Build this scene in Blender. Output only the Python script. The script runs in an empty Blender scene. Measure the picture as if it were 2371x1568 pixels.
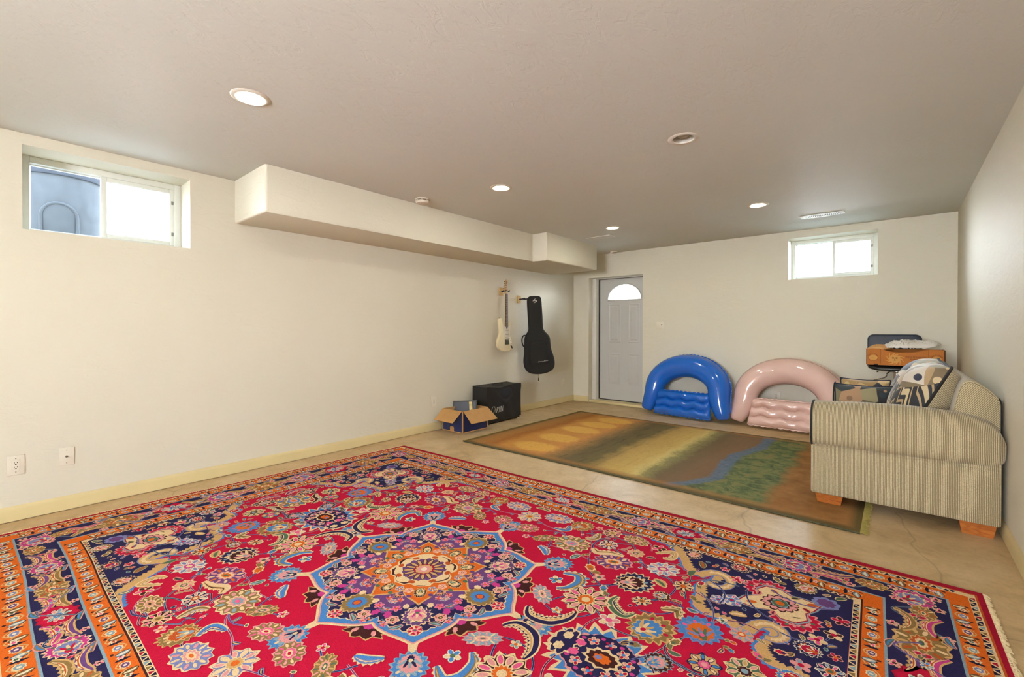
import bpy, bmesh, math, random
from mathutils import Vector, Matrix, geometry
random.seed(7)
PI = math.pi
SC = bpy.context.scene
COL = SC.collection

# ------------------------------------------------------------------ camera
CAM_F = Vector((-0.64656976, 0.76282275, -0.00699994))
CAM_R = Vector((0.76283546, 0.64659154, 0.00119997))
CAM_U = Vector((-0.00544147, 0.00456394, 0.99997478))
cam_data = bpy.data.cameras.new('camera')
cam_data.sensor_fit = 'HORIZONTAL'
cam_data.sensor_width = 36.0
cam_data.lens = 1048.867 / 2371.0 * 36.0
cam_data.shift_y = -(784.0 - 772.155) / 2371.0
cam_data.clip_start = 0.02
cam = bpy.data.objects.new('camera', cam_data)
COL.objects.link(cam)
m = Matrix.Identity(4)
for i in range(3):
    m[i][0], m[i][1], m[i][2] = CAM_R[i], CAM_U[i], -CAM_F[i]
m[0][3], m[1][3], m[2][3] = 4.2055, 0.0, 1.1996
cam.matrix_world = m
SC.camera = cam

# ------------------------------------------------------------------ world and exposure
SKY_STRENGTH = 92.0
LAMP = 320.0
LAMP_COL = (1.0, 0.97, 0.80)
SC.view_settings.view_transform = 'Standard'
SC.view_settings.look = 'None'
SC.view_settings.gamma = 1.0
SC.view_settings.use_curve_mapping = False
SC.view_settings.exposure = -0.55
world = bpy.data.worlds.new('daylight')
SC.world = world
world.use_nodes = True
wn = world.node_tree
bgn = wn.nodes['Background']
tc = wn.nodes.new('ShaderNodeTexCoord')
sx_ = wn.nodes.new('ShaderNodeSeparateXYZ')
rp = wn.nodes.new('ShaderNodeValToRGB')
rp.color_ramp.elements[0].position = 0.0
rp.color_ramp.elements[0].color = (0.95, 0.97, 1.0, 1)
rp.color_ramp.elements[1].position = 0.8
rp.color_ramp.elements[1].color = (0.66, 0.82, 1.0, 1)
wn.links.new(tc.outputs['Generated'], sx_.inputs[0])
wn.links.new(sx_.outputs['Z'], rp.inputs[0])
wn.links.new(rp.outputs[0], bgn.inputs['Color'])
bgn.inputs['Strength'].default_value = SKY_STRENGTH
try:
    SC.cycles.max_bounces = 10
    SC.cycles.diffuse_bounces = 6
    SC.cycles.glossy_bounces = 3
    SC.cycles.transparent_max_bounces = 12
    SC.cycles.sample_clamp_indirect = 6.0
    SC.cycles.caustics_reflective = False
    SC.cycles.caustics_refractive = False
except Exception:
    pass

# ------------------------------------------------------------------ materials
def lin(c):
    return tuple(((x / 255.0) / 12.92 if x <= 10.31 else (((x / 255.0) + 0.055) / 1.055) ** 2.4) for x in c)

class NT:
    def __init__(s, name):
        s.m = bpy.data.materials.new(name)
        s.m.use_nodes = True
        s.t = s.m.node_tree
        s.b = s.t.nodes['Principled BSDF']
    def n(s, typ, **kw):
        nd = s.t.nodes.new(typ)
        for k, v in kw.items():
            setattr(nd, k, v)
        return nd
    def l(s, a, b):
        s.t.links.new(a, b)
    def val(s, sock, v):
        if hasattr(v, 'is_linked') or hasattr(v, 'links'):
            s.l(v, sock)
        else:
            sock.default_value = v
    def math(s, op, a, b=0.0, c=None):
        nd = s.n('ShaderNodeMath', operation=op)
        s.val(nd.inputs[0], a)
        s.val(nd.inputs[1], b)
        if c is not None:
            s.val(nd.inputs[2], c)
        return nd.outputs[0]
    def coords(s, scale=(1, 1, 1)):
        t = s.n('ShaderNodeTexCoord')
        mp = s.n('ShaderNodeMapping')
        mp.inputs['Scale'].default_value = scale
        s.l(t.outputs['Object'], mp.inputs['Vector'])
        return mp.outputs[0]
    def noise(s, vec, scale, detail=4.0, rough=0.55, dist=0.0):
        nd = s.n('ShaderNodeTexNoise')
        nd.inputs['Scale'].default_value = scale
        nd.inputs['Detail'].default_value = detail
        nd.inputs['Roughness'].default_value = rough
        nd.inputs['Distortion'].default_value = dist
        s.l(vec, nd.inputs['Vector'])
        return nd.outputs['Fac']
    def ramp(s, fac, stops, interp='LINEAR'):
        nd = s.n('ShaderNodeValToRGB')
        cr = nd.color_ramp
        cr.interpolation = interp
        cr.elements.remove(cr.elements[1])
        for i, (p, c) in enumerate(stops):
            e = cr.elements[0] if i == 0 else cr.elements.new(p)
            e.position = p
            e.color = (*c, 1) if len(c) == 3 else c
        s.l(fac, nd.inputs[0])
        return nd.outputs[0]
    def mix(s, fac, a, b, blend='MIX'):
        nd = s.n('ShaderNodeMix', data_type='RGBA', blend_type=blend)
        s.val(nd.inputs['Factor'], fac)
        for sk, v in ((nd.inputs[6], a), (nd.inputs[7], b)):
            if isinstance(v, tuple):
                sk.default_value = (*v[:3], 1)
            else:
                s.l(v, sk)
        return nd.outputs[2]
    def bump(s, height, strength=0.3, dist=0.01):
        nd = s.n('ShaderNodeBump')
        nd.inputs['Strength'].default_value = strength
        nd.inputs['Distance'].default_value = dist
        s.l(height, nd.inputs['Height'])
        s.l(nd.outputs[0], s.b.inputs['Normal'])
    def base(s, c):
        if isinstance(c, tuple):
            s.b.inputs['Base Color'].default_value = (*c[:3], 1)
        else:
            s.l(c, s.b.inputs['Base Color'])
    def set(s, **kw):
        for k, v in kw.items():
            s.b.inputs[k.replace('_', ' ')].default_value = v

def simple(name, rgb, rough=0.6, var=0.06, scale=20.0, bump=0.0, bscale=120.0, metal=0.0, coat=0.0, spec=0.5, sheen=0.0):
    """plain procedural material: colour with a slight noise variation and optional bump"""
    t = NT(name)
    c = lin(rgb)
    v = t.coords()
    f = t.noise(v, scale)
    a = tuple(max(0.0, x * (1 - var)) for x in c)
    b = tuple(min(1.0, x * (1 + var)) for x in c)
    t.base(t.ramp(f, [(0.3, a), (0.7, b)]))
    t.set(Roughness=rough, Metallic=metal)
    t.b.inputs['Coat Weight'].default_value = coat
    t.b.inputs['Specular IOR Level'].default_value = spec
    if sheen:
        t.b.inputs['Sheen Weight'].default_value = sheen
    if bump:
        t.bump(t.noise(v, bscale, 3.0), bump, 0.004)
    return t.m

def paint(name, rgb, stretch, strength, rough=0.62):
    """trowelled drywall: soft strokes plus fine orange peel"""
    t = NT(name)
    v1 = t.coords(stretch)
    v2 = t.coords()
    n1 = t.noise(v1, 7.0, 6.0, 0.62, 0.6)
    r1 = t.ramp(n1, [(0.42, (0, 0, 0)), (0.5, (1, 1, 1)), (0.66, (0.75, 0.75, 0.75))])
    n2 = t.noise(v2, 60.0, 3.0)
    h = t.math('ADD', t.math('MULTIPLY', r1, 0.7), t.math('MULTIPLY', n2, 0.3))
    t.bump(h, strength, 0.004)
    c = lin(rgb)
    t.base(t.ramp(t.noise(v2, 0.7, 2.0), [(0.3, tuple(x * 0.97 for x in c)), (0.7, tuple(min(1, x * 1.02) for x in c))]))
    t.set(Roughness=rough)
    t.b.inputs['Specular IOR Level'].default_value = 0.35
    return t.m

M = {}
M['wall'] = paint('wall_paint', (230, 225, 208), (1.0, 1.0, 2.4), 0.28)
M['ceil'] = paint('ceiling_paint', (238, 242, 240), (2.2, 0.9, 1.0), 0.30)
M['base'] = simple('baseboard_paint', (226, 208, 158), 0.4, 0.03, 3.0)
M['trimw'] = simple('white_trim_paint', (236, 234, 226), 0.4, 0.02)
M['vinyl'] = simple('window_vinyl', (232, 234, 228), 0.35, 0.02)
M['vinyl_dark'] = simple('window_latch_grey', (120, 122, 118), 0.5, 0.05)  # plain mid grey of the sash latches
M['door'] = simple('door_paint', (206, 206, 204), 0.42, 0.02, 4.0, 0.06, 90)
M['black_gap'] = simple('weatherstrip', (38, 36, 34), 0.8)
M['plate'] = simple('outlet_plastic', (236, 230, 214), 0.35, 0.02)
M['slot'] = simple('outlet_slot', (52, 46, 38), 0.7)
M['screw'] = simple('screw_metal', (150, 142, 126), 0.4, metal=0.8)
M['vent'] = simple('vent_metal', (240, 240, 238), 0.4, 0.02)
M['vent_dark'] = simple('vent_inside', (120, 118, 112), 0.8)
M['smoke'] = simple('detector_plastic', (226, 216, 202), 0.5, 0.03)
M['canwhite'] = simple('can_reflector', (214, 212, 206), 0.35, 0.02)
M['canring'] = simple('light_trim_ring', (240, 236, 226), 0.4, 0.02)
M['bulb_off'] = simple('unlit_bulb_glass', (196, 192, 182), 0.25, 0.02)
M['piping'] = simple('black_piping', (22, 21, 22), 0.75, 0.1)
M['legwood'] = None
M['cardboard'] = simple('corrugated_cardboard', (190, 146, 90), 0.85, 0.07, 14, 0.1, 200)
M['card_edge'] = simple('cardboard_edge', (205, 172, 124), 0.9, 0.08, 60)
M['navyprint'] = simple('navy_printed_board', (14, 30, 78), 0.5, 0.15, 12)
M['blackplastic'] = simple('black_plastic', (22, 22, 23), 0.4, 0.1)
M['blackfabric'] = simple('black_nylon', (17, 17, 17), 0.82, 0.25, 60, 0.4, 900, sheen=0.05)
M['blackpocket'] = simple('black_pocket_nylon', (13, 13, 13), 0.8, 0.25, 60, 0.4, 900)
M['coverfabric'] = simple('black_vinyl_cover', (17, 17, 18), 0.6, 0.2, 12, 0.15, 500)
M['whiteprint'] = simple('white_lettering', (225, 225, 222), 0.6, 0.03)
M['silver'] = simple('silver_emblem', (190, 190, 190), 0.35, 0.05, metal=0.6)
M['chrome'] = simple('chrome', (205, 205, 205), 0.15, 0.03, metal=1.0)
M['navyvinyl'] = simple('navy_vinyl', (24, 34, 52), 0.45, 0.08, 10, 0.1, 300)
M['guitarwhite'] = simple('cream_lacquer', (240, 228, 192), 0.18, 0.01, coat=0.6)
M['pickguard'] = simple('white_pickguard', (236, 230, 214), 0.3, 0.02)
M['pickup'] = simple('pickup_cover', (214, 205, 186), 0.35, 0.02)
M['maple'] = simple('maple_neck', (218, 180, 120), 0.35, 0.06, 30)
M['rosewood'] = simple('rosewood_board', (84, 62, 54), 0.5, 0.2, 60)
M['brass'] = simple('gold_tuner', (150, 118, 66), 0.3, 0.05, metal=0.9)
M['bridge'] = simple('bridge_metal', (104, 106, 92), 0.35, 0.1, metal=0.9)
M['pine'] = simple('pine_block', (212, 176, 112), 0.55, 0.1, 40)
M['screen'] = simple('dark_panel', (58, 62, 76), 0.28, 0.1)
M['beigestrip'] = simple('beige_strip', (222, 200, 136), 0.6, 0.08, 90)
M['boxorange'] = simple('orange_print', (186, 112, 42), 0.75, 0.06, 14)
M['boxorange2'] = simple('orange_print_flap', (182, 108, 44), 0.75, 0.06, 14)
M['suntan'] = simple('sun_print', (214, 158, 80), 0.75, 0.04)
M['browntext'] = simple('brown_ink', (92, 40, 12), 0.7, 0.05)
M['boxcrease'] = simple('dark_box_edge', (46, 26, 12), 0.9)  # dark brown of the panel edges and fold lines
M['plasticbag'] = simple('white_plastic_film', (236, 232, 226), 0.35, 0.03, 30, 0.25, 40)
M['kraft'] = simple('kraft_paper', (216, 166, 110), 0.8, 0.06, 20, 0.2, 30)
M['galv'] = simple('galvanised_steel', (222, 230, 232), 0.6, 0.05, 12)
M['bin'] = simple('blue_grey_bin_plastic', (38, 40, 43), 0.7, 0.12, 14, spec=0.01)
M['binlid'] = simple('bin_lid_plastic', (30, 32, 37), 0.7, 0.1, spec=0.01)
M['soil'] = simple('outdoor_gravel', (222, 220, 214), 0.9, 0.15, 60)

def glass_mat():
    t = NT('window_glass')
    out = t.t.nodes['Material Output']
    tr = t.n('ShaderNodeBsdfTransparent')
    tr.inputs[0].default_value = (0.95, 0.97, 0.97, 1)
    gl = t.n('ShaderNodeBsdfGlossy')
    gl.inputs['Roughness'].default_value = 0.02
    fr = t.n('ShaderNodeFresnel')
    fr.inputs[0].default_value = 1.4
    nz = t.noise(t.coords(), 25.0)
    mm = t.math('MULTIPLY', fr.outputs[0], t.math('ADD', 0.6, t.math('MULTIPLY', nz, 0.4)))
    mx = t.n('ShaderNodeMixShader')
    t.l(mm, mx.inputs[0]); t.l(tr.outputs[0], mx.inputs[1]); t.l(gl.outputs[0], mx.inputs[2])
    t.l(mx.outputs[0], out.inputs['Surface'])
    return t.m
M['glass'] = glass_mat()

def lamp_mat():
    t = NT('lit_bulb')
    t.base((0.9, 0.88, 0.8))
    t.b.inputs['Emission Color'].default_value = (*LAMP_COL, 1)
    nz = t.noise(t.coords(), 8.0)
    t.l(t.math('MULTIPLY', LAMP, t.math('ADD', 0.97, t.math('MULTIPLY', nz, 0.06))), t.b.inputs['Emission Strength'])
    return t.m
M['lamp'] = lamp_mat()

def concrete():
    t = NT('stained_concrete')
    v = t.coords()
    n1 = t.noise(v, 0.9, 7.0, 0.62, 0.4)
    n2 = t.noise(v, 4.5, 8.0, 0.7, 0.5)
    n3 = t.noise(v, 38.0, 5.0, 0.7)
    f = t.math('ADD', t.math('MULTIPLY', n1, 0.55), t.math('MULTIPLY', n2, 0.45))
    c = t.ramp(f, [(0.34, lin((164, 136, 96))), (0.46, lin((204, 176, 132))), (0.56, lin((220, 194, 154))), (0.66, lin((228, 210, 178)))])
    c = t.mix(t.ramp(n3, [(0.50, (0, 0, 0)), (0.85, (0.35, 0.35, 0.35))]), c, lin((128, 104, 72)))
    # pale scratches
    v4 = t.coords((1.2, 5.0, 1.0))
    n4 = t.noise(v4, 5.0, 8.0, 0.75, 1.2)
    c = t.mix(t.ramp(n4, [(0.70, (0, 0, 0)), (0.78, (0.4, 0.4, 0.4))]), c, lin((236, 226, 206)))
    # hairline cracks
    vo = t.n('ShaderNodeTexVoronoi', feature='DISTANCE_TO_EDGE')
    vo.inputs['Scale'].default_value = 0.8
    nd = t.n('ShaderNodeTexNoise'); nd.inputs['Scale'].default_value = 2.5; nd.inputs['Detail'].default_value = 2
    t.l(v, nd.inputs['Vector'])
    mxv = t.n('ShaderNodeMix', data_type='VECTOR'); mxv.inputs['Factor'].default_value = 0.14
    t.l(v, mxv.inputs[4]); t.l(nd.outputs['Color'], mxv.inputs[5])
    t.l(mxv.outputs[1], vo.inputs['Vector'])
    crack = t.ramp(vo.outputs['Distance'], [(0.0, (0.35, 0.35, 0.35)), (0.0014, (0, 0, 0))])
    c = t.mix(crack, c, lin((96, 78, 54)))
    t.base(c)
    t.set(Roughness=0.40)
    t.bump(t.math('ADD', n3, n2), 0.12, 0.004)
    return t.m
M['floor'] = concrete()

def wood(name, a, b):
    t = NT(name)
    v = t.coords((3.0, 16.0, 16.0))
    n = t.noise(v, 3.0, 5.0, 0.6, 1.4)
    t.base(t.ramp(n, [(0.32, lin(a)), (0.62, lin(b))]))
    t.set(Roughness=0.42)
    return t.m
M['legwood'] = wood('orange_wood', (146, 76, 28), (182, 108, 48))

def ribbed(name, axis, period=0.0074, vec=None):
    """ribbed chenille: pale ribs with dark grooves across the chosen axis"""
    t = NT(name)
    v = t.coords()
    sp = t.n('ShaderNodeSeparateXYZ'); t.l(v, sp.inputs[0])
    wob = t.noise(v, 6.0, 2.0)
    src = sp.outputs[axis]
    if vec:
        src = t.math('ADD', t.math('MULTIPLY', sp.outputs[0], vec[0]), t.math('ADD', t.math('MULTIPLY', sp.outputs[1], vec[1]), t.math('MULTIPLY', sp.outputs[2], vec[2])))
    x = t.math('ADD', src, t.math('MULTIPLY', wob, 0.004))
    s = t.math('SINE', t.math('MULTIPLY', x, 2 * PI / period))
    s = t.math('ADD', t.math('MULTIPLY', s, 0.5), 0.5)
    c = t.ramp(s, [(0.06, lin((104, 92, 66))), (0.34, lin((180, 164, 128))), (0.8, lin((210, 196, 160)))])
    n = t.noise(v, 260.0, 2.0)
    c = t.mix(t.ramp(n, [(0.42, (0, 0, 0)), (0.62, (0.4,) * 3)]), c, lin((122, 108, 78)))
    t.base(c)
    t.set(Roughness=0.95)
    t.b.inputs['Sheen Weight'].default_value = 0.35
    t.b.inputs['Sheen Roughness'].default_value = 0.4
    t.bump(t.math('ADD', s, t.math('MULTIPLY', n, 0.5)), 0.35, 0.002)
    return t.m
M['rib_x'] = ribbed('ribbed_chenille_arm', 0)
M['rib_y'] = ribbed('ribbed_chenille_front', 1)
M['rib_d'] = ribbed('ribbed_chenille_back_end', 0, 0.0078, (0.66, 0.0, 0.75))
M['rib_c'] = ribbed('ribbed_chenille_cushion', 0, 0.0068, (0.906, 0.0, -0.424))

def pattern(name, scale, cols, zig=True, seed=0.0):
    """woven abstract upholstery: patches of colour with zigzag bands"""
    t = NT(name)
    v = t.coords()
    sp = t.n('ShaderNodeSeparateXYZ'); t.l(v, sp.inputs[0])
    vo = t.n('ShaderNodeTexVoronoi', feature='F1')
    vo.inputs['Scale'].default_value = scale
    vo.inputs['Randomness'].default_value = 1.0
    mp = t.n('ShaderNodeMapping'); mp.inputs['Location'].default_value = (seed, seed * 0.7, 0); mp.inputs['Scale'].default_value = (1.0, 0.55, 1.0)
    mp.inputs['Rotation'].default_value = (0, 0, 0.6)
    t.l(v, mp.inputs[0]); t.l(mp.outputs[0], vo.inputs['Vector'])
    sc = t.n('ShaderNodeSeparateColor'); t.l(vo.outputs['Color'], sc.inputs[0])
    k = len(cols)
    c = t.ramp(sc.outputs[0], [(i / k, lin(q)) for i, q in enumerate(cols)], 'CONSTANT')
    c = t.mix(t.ramp(vo.outputs['Distance'], [(0.0, (1, 1, 1)), (0.22, (1, 1, 1)), (0.23, (0, 0, 0))]), c, t.ramp(sc.outputs[1], [(i / k, lin(q)) for i, q in enumerate(cols)], 'CONSTANT'))
    if zig:
        # triangle wave across y, bands along x
        tri = t.math('PINGPONG', t.math('MULTIPLY', sp.outputs[1], 1.0), 0.026)
        w = t.math('ADD', sp.outputs[0], t.math('MULTIPLY', tri, 1.1))
        band = t.math('PINGPONG', w, 0.050)
        zz = t.ramp(t.math('DIVIDE', band, 0.050), [(0.0, lin(cols[0])), (0.34, lin(cols[2])), (0.52, lin(cols[0])), (0.8, lin(cols[3]))], 'CONSTANT')
        msk = t.math('ADD', t.math('MULTIPLY', sp.outputs[2], 1.0), t.math('MULTIPLY', t.noise(v, 5.0, 0.0), 0.12))
        c = t.mix(t.ramp(msk, [(0.0, (0, 0, 0)), (0.62, (1, 1, 1)), (0.90, (0, 0, 0))], 'CONSTANT'), c, zz)
    t.base(c)
    t.set(Roughness=0.7)
    t.b.inputs['Sheen Weight'].default_value = 0.3
    t.bump(t.noise(v, 300.0, 2.0), 0.25, 0.002)
    return t.m
DK = (24, 26, 34)
M['cushpat'] = pattern('abstract_zigzag_fabric', 9.0, [DK, (34, 42, 66), (176, 150, 112), (206, 186, 146), (150, 142, 112), (120, 104, 78), (214, 204, 190)], True, 0.3)
M['pilpat_a'] = pattern('abstract_olive_fabric', 11.0, [DK, (112, 104, 74), (164, 130, 98), (146, 138, 104), (92, 84, 60), (122, 92, 66), (30, 44, 52)], False, 2.1)
M['pilpat_b'] = pattern('abstract_cream_fabric', 9.0, [(24, 34, 48), (214, 186, 134), (216, 190, 140), (206, 180, 128), (166, 136, 88), (30, 38, 54), (190, 170, 120)], False, 5.3)
M['seamnavy'] = simple('navy_pillow_edge', (26, 34, 50), 0.8, 0.2, 60)
M['starthread'] = simple('pink_beige_thread', (206, 168, 140), 0.8, 0.05)

def vinyl(name, rgb):
    t = NT(name)
    v = t.coords()
    c = lin(rgb)
    t.base(t.ramp(t.noise(v, 4.0), [(0.3, tuple(x * 0.94 for x in c)), (0.7, tuple(min(1, x * 1.04) for x in c))]))
    t.set(Roughness=0.16)
    t.b.inputs['Coat Weight'].default_value = 0.8
    t.b.inputs['Coat Roughness'].default_value = 0.05
    t.bump(t.noise(v, 14.0, 3.0), 0.08, 0.01)
    return t.m
M['bluevinyl'] = vinyl('blue_pvc', (10, 98, 205))
M['pinkvinyl'] = vinyl('pale_pink_pvc', (238, 202, 194))

# ------------------------------------------------------------------ mesh helpers
def box(bm, a, b, bev=0.0, seg=2, mi=0):
    cx, cy, cz = [(p + q) / 2 for p, q in zip(a, b)]
    r = bmesh.ops.create_cube(bm, size=1.0)
    vs = r['verts']
    for v in vs:
        v.co = Vector((cx + v.co.x * abs(b[0] - a[0]), cy + v.co.y * abs(b[1] - a[1]), cz + v.co.z * abs(b[2] - a[2])))
    fs = set(f for v in vs for f in v.link_faces)
    for f in fs:
        f.material_index = mi
    if bev > 0:
        es = list(set(e for v in vs for e in v.link_edges))
        r = bmesh.ops.bevel(bm, geom=es, offset=bev, segments=seg, profile=0.5, affect='EDGES')
        for f in r['faces']:
            f.material_index = mi
    return bm

def loft(bm, rings, closed=True, caps=True, mi=0):
    """skin a list of rings of points"""
    R = [[bm.verts.new(p) for p in ring] for ring in rings]
    n = len(R[0])
    for i in range(len(R) - 1):
        for j in range(n if closed else n - 1):
            k = (j + 1) % n
            f = bm.faces.new((R[i][j], R[i][k], R[i + 1][k], R[i + 1][j]))
            f.material_index = mi
    if caps:
        for ring in (list(reversed(R[0])), R[-1]):
            try:
                f = bm.faces.new(ring); f.material_index = mi
            except ValueError:
                pass
    return R

def tube(bm, path, rad, n=12, mi=0, closed=False, caps=True):
    path = [Vector(p) for p in path]
    L = len(path)
    rings = []
    up = None
    for i, p in enumerate(path):
        if closed:
            t = (path[(i + 1) % L] - path[i - 1]).normalized()
        else:
            t = (path[min(i + 1, L - 1)] - path[max(i - 1, 0)]).normalized()
        if up is None:
            up = Vector((0, 0, 1)) if abs(t.z) < 0.9 else Vector((1, 0, 0))
            up = (up - t * up.dot(t)).normalized()
        else:
            up = (up - t * up.dot(t))
            up = up.normalized() if up.length > 1e-6 else t.orthogonal().normalized()
        s = t.cross(up)
        r = rad[i] if isinstance(rad, (list, tuple)) else rad
        rings.append([p + (up * math.cos(2 * PI * k / n) + s * math.sin(2 * PI * k / n)) * r for k in range(n)])
    if closed:
        rings.append(rings[0])
        R = [[bm.verts.new(q) for q in ring] for ring in rings[:-1]]
        for i in range(L):
            a, b = R[i], R[(i + 1) % L]
            for j in range(n):
                k = (j + 1) % n
                f = bm.faces.new((a[j], a[k], b[k], b[j])); f.material_index = mi
    else:
        loft(bm, rings, True, caps, mi)

def lathe(bm, c, prof, n=32, mi=0, axis='z', caps=False):
    c = Vector(c)
    rings = []
    for r, h in prof:
        ring = []
        for k in range(n):
            a = 2 * PI * k / n
            if axis == 'z':
                d = Vector((r * math.cos(a), r * math.sin(a), h))
            elif axis == 'x':
                d = Vector((h, r * math.cos(a), r * math.sin(a)))
            else:
                d = Vector((r * math.sin(a), h, r * math.cos(a)))
            ring.append(c + d)
        rings.append(ring)
    loft(bm, rings, True, caps, mi)

def catmull(pts, k=5, closed=True):
    P = [Vector((p[0], p[1], p[2] if len(p) > 2 else 0)) for p in pts]
    n = len(P)
    out = []
    rng = range(n) if closed else range(n - 1)
    for i in rng:
        if closed:
            a, b, c, d = P[i - 1], P[i], P[(i + 1) % n], P[(i + 2) % n]
        else:
            a, b, c, d = P[max(i - 1, 0)], P[i], P[i + 1], P[min(i + 2, n - 1)]
        for j in range(k):
            t = j / k
            out.append(0.5 * ((2 * b) + (c - a) * t + (2 * a - 5 * b + 4 * c - d) * t * t + (3 * b - a - 3 * c + d) * t ** 3))
    if not closed:
        out.append(P[-1])
    return out

def slab(bm, pts, fn, d0, d1, bev=0.0, mi=0):
    """outline pts (u,v) mapped by fn(u,v,d) and extruded from depth d0 to d1; rounded rims if bev"""
    n = len(pts)
    cu = sum(p[0] for p in pts) / n
    cv = sum(p[1] for p in pts) / n
    def inset(k):
        out = []
        for i in range(n):
            a, b, c = pts[i - 1], pts[i], pts[(i + 1) % n]
            tx, ty = c[0] - a[0], c[1] - a[1]
            l = math.hypot(tx, ty) or 1
            nx, ny = ty / l, -tx / l
            out.append((b[0] - nx * k, b[1] - ny * k))
        return out
    area = sum(pts[i - 1][0] * pts[i][1] - pts[i][0] * pts[i - 1][1] for i in range(n))
    sg = 1 if area > 0 else -1
    rings = []
    if bev > 0:
        for a in (90, 60, 30, 0):
            r = math.radians(a)
            rings.append((bev * (1 - math.cos(r)), d0 + bev * (1 - math.sin(r)) * (1 if d1 > d0 else -1)))
        for a in (0, 30, 60, 90):
            r = math.radians(a)
            rings.append((bev * (1 - math.cos(r)), d1 - bev * (1 - math.sin(r)) * (1 if d1 > d0 else -1)))
    else:
        rings = [(0, d0), (0, d1)]
    loft(bm, [[fn(u, v, d) for u, v in inset(sg * k)] for k, d in rings], True, True, mi)

def obj(name, bm, mats, parent=None, smooth=True, angle=40, local=False):
    bmesh.ops.recalc_face_normals(bm, faces=bm.faces)
    me = bpy.data.meshes.new(name)
    bm.to_mesh(me)
    bm.free()
    for mt in (mats if isinstance(mats, (list, tuple)) else [mats]):
        me.materials.append(mt)
    if smooth:
        me.shade_smooth()
        me.set_sharp_from_angle(angle=math.radians(angle))
    o = bpy.data.objects.new(name, me)
    COL.objects.link(o)
    if parent is not None:
        o.parent = parent
        if not local:
            p, loc = parent, Vector()
            while p is not None:
                loc += p.location
                p = p.parent
            me.transform(Matrix.Translation(-loc))
    return o

def thing(name, loc, label, cat, group=None, rot=None):
    o = bpy.data.objects.new(name, None)
    o.empty_display_size = 0.1
    o.location = loc
    if rot:
        o.rotation_euler = rot
    COL.objects.link(o)
    return tag(o, label, cat, group)

def tag(o, label, cat, group=None):
    o['label'] = label
    o['category'] = cat
    if group:
        o['group'] = group
    return o

def struct(o, label, cat):
    o['kind'] = 'structure'
    return tag(o, label, cat)

def B():
    return bmesh.new()

def dup(root, loc, label, group=None, rotz=None):
    r = root.copy(); COL.objects.link(r); r.location = loc
    r['label'] = label
    if group: r['group'] = group
    if rotz is not None: r.rotation_euler = (0, 0, rotz)
    for ch in list(root.children):
        c = ch.copy(); COL.objects.link(c); c.parent = r
        for g in list(ch.children):
            d = g.copy(); COL.objects.link(d); d.parent = c
    return r

def text_polys(body, size, shear=0.0, spacing=1.0):
    """flat triangles of a piece of lettering, (u,v) in metres, baseline at v=0, starting at u=0"""
    cu = bpy.data.curves.new('lettering', 'FONT')
    cu.body = body; cu.size = size; cu.shear = shear; cu.space_character = spacing
    cu.resolution_u = 3
    o = bpy.data.objects.new('lettering', cu)
    COL.objects.link(o)
    dg = bpy.context.evaluated_depsgraph_get()
    me = bpy.data.meshes.new_from_object(o.evaluated_get(dg))
    vs = [(v.co.x, v.co.y) for v in me.vertices]
    fs = [tuple(p.vertices) for p in me.polygons]
    bpy.data.objects.remove(o); bpy.data.curves.remove(cu); bpy.data.meshes.remove(me)
    return vs, fs

def flat(bm, vs, fs, fn, mi=0):
    V = [bm.verts.new(fn(u, v)) for u, v in vs]
    for f in fs:
        try:
            q = bm.faces.new([V[i] for i in f]); q.material_index = mi
        except ValueError:
            pass

def poly2(bm, pts, fn, mi=0):
    try:
        f = bm.faces.new([bm.verts.new(fn(u, v)) for u, v in pts]); f.material_index = mi
    except ValueError:
        pass

# ------------------------------------------------------------------ room shell
W, L, H, Y0 = 4.692, 6.591, 2.44, -3.2
TH = 0.36

def cells(cuts_u, cuts_v, holes):
    for i in range(len(cuts_u) - 1):
        for j in range(len(cuts_v) - 1):
            u, v = (cuts_u[i] + cuts_u[i + 1]) / 2, (cuts_v[j] + cuts_v[j + 1]) / 2
            if not any(a < u < b and c < v < d for a, b, c, d in holes):
                yield cuts_u[i], cuts_u[i + 1], cuts_v[j], cuts_v[j + 1]

def holed(name, mat, u0, u1, v0, v1, holes, fn, depth):
    """slab with rectangular holes, one watertight skin: front face, back face and reveals"""
    cu = sorted(set([u0, u1] + [h[0] for h in holes] + [h[1] for h in holes]))
    cv = sorted(set([v0, v1] + [h[2] for h in holes] + [h[3] for h in holes]))
    bm = B()
    cs = list(cells(cu, cv, holes))
    for d in (0.0, depth):
        for a, b, c, e in cs:
            vs = [bm.verts.new(fn(u, v, d)) for u, v in ((a, c), (b, c), (b, e), (a, e))]
            bm.faces.new(vs)
    for a, b, c, e in list(holes) + [(u0, u1, v0, v1)]:
        q = [(a, c), (b, c), (b, e), (a, e)]
        for i in range(4):
            p, r = q[i], q[(i + 1) % 4]
            bm.faces.new([bm.verts.new(fn(*p, 0)), bm.verts.new(fn(*r, 0)), bm.verts.new(fn(*r, depth)), bm.verts.new(fn(*p, depth))])
    bmesh.ops.remove_doubles(bm, verts=bm.verts, dist=1e-5)
    return obj(name, bm, mat, smooth=False)

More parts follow.
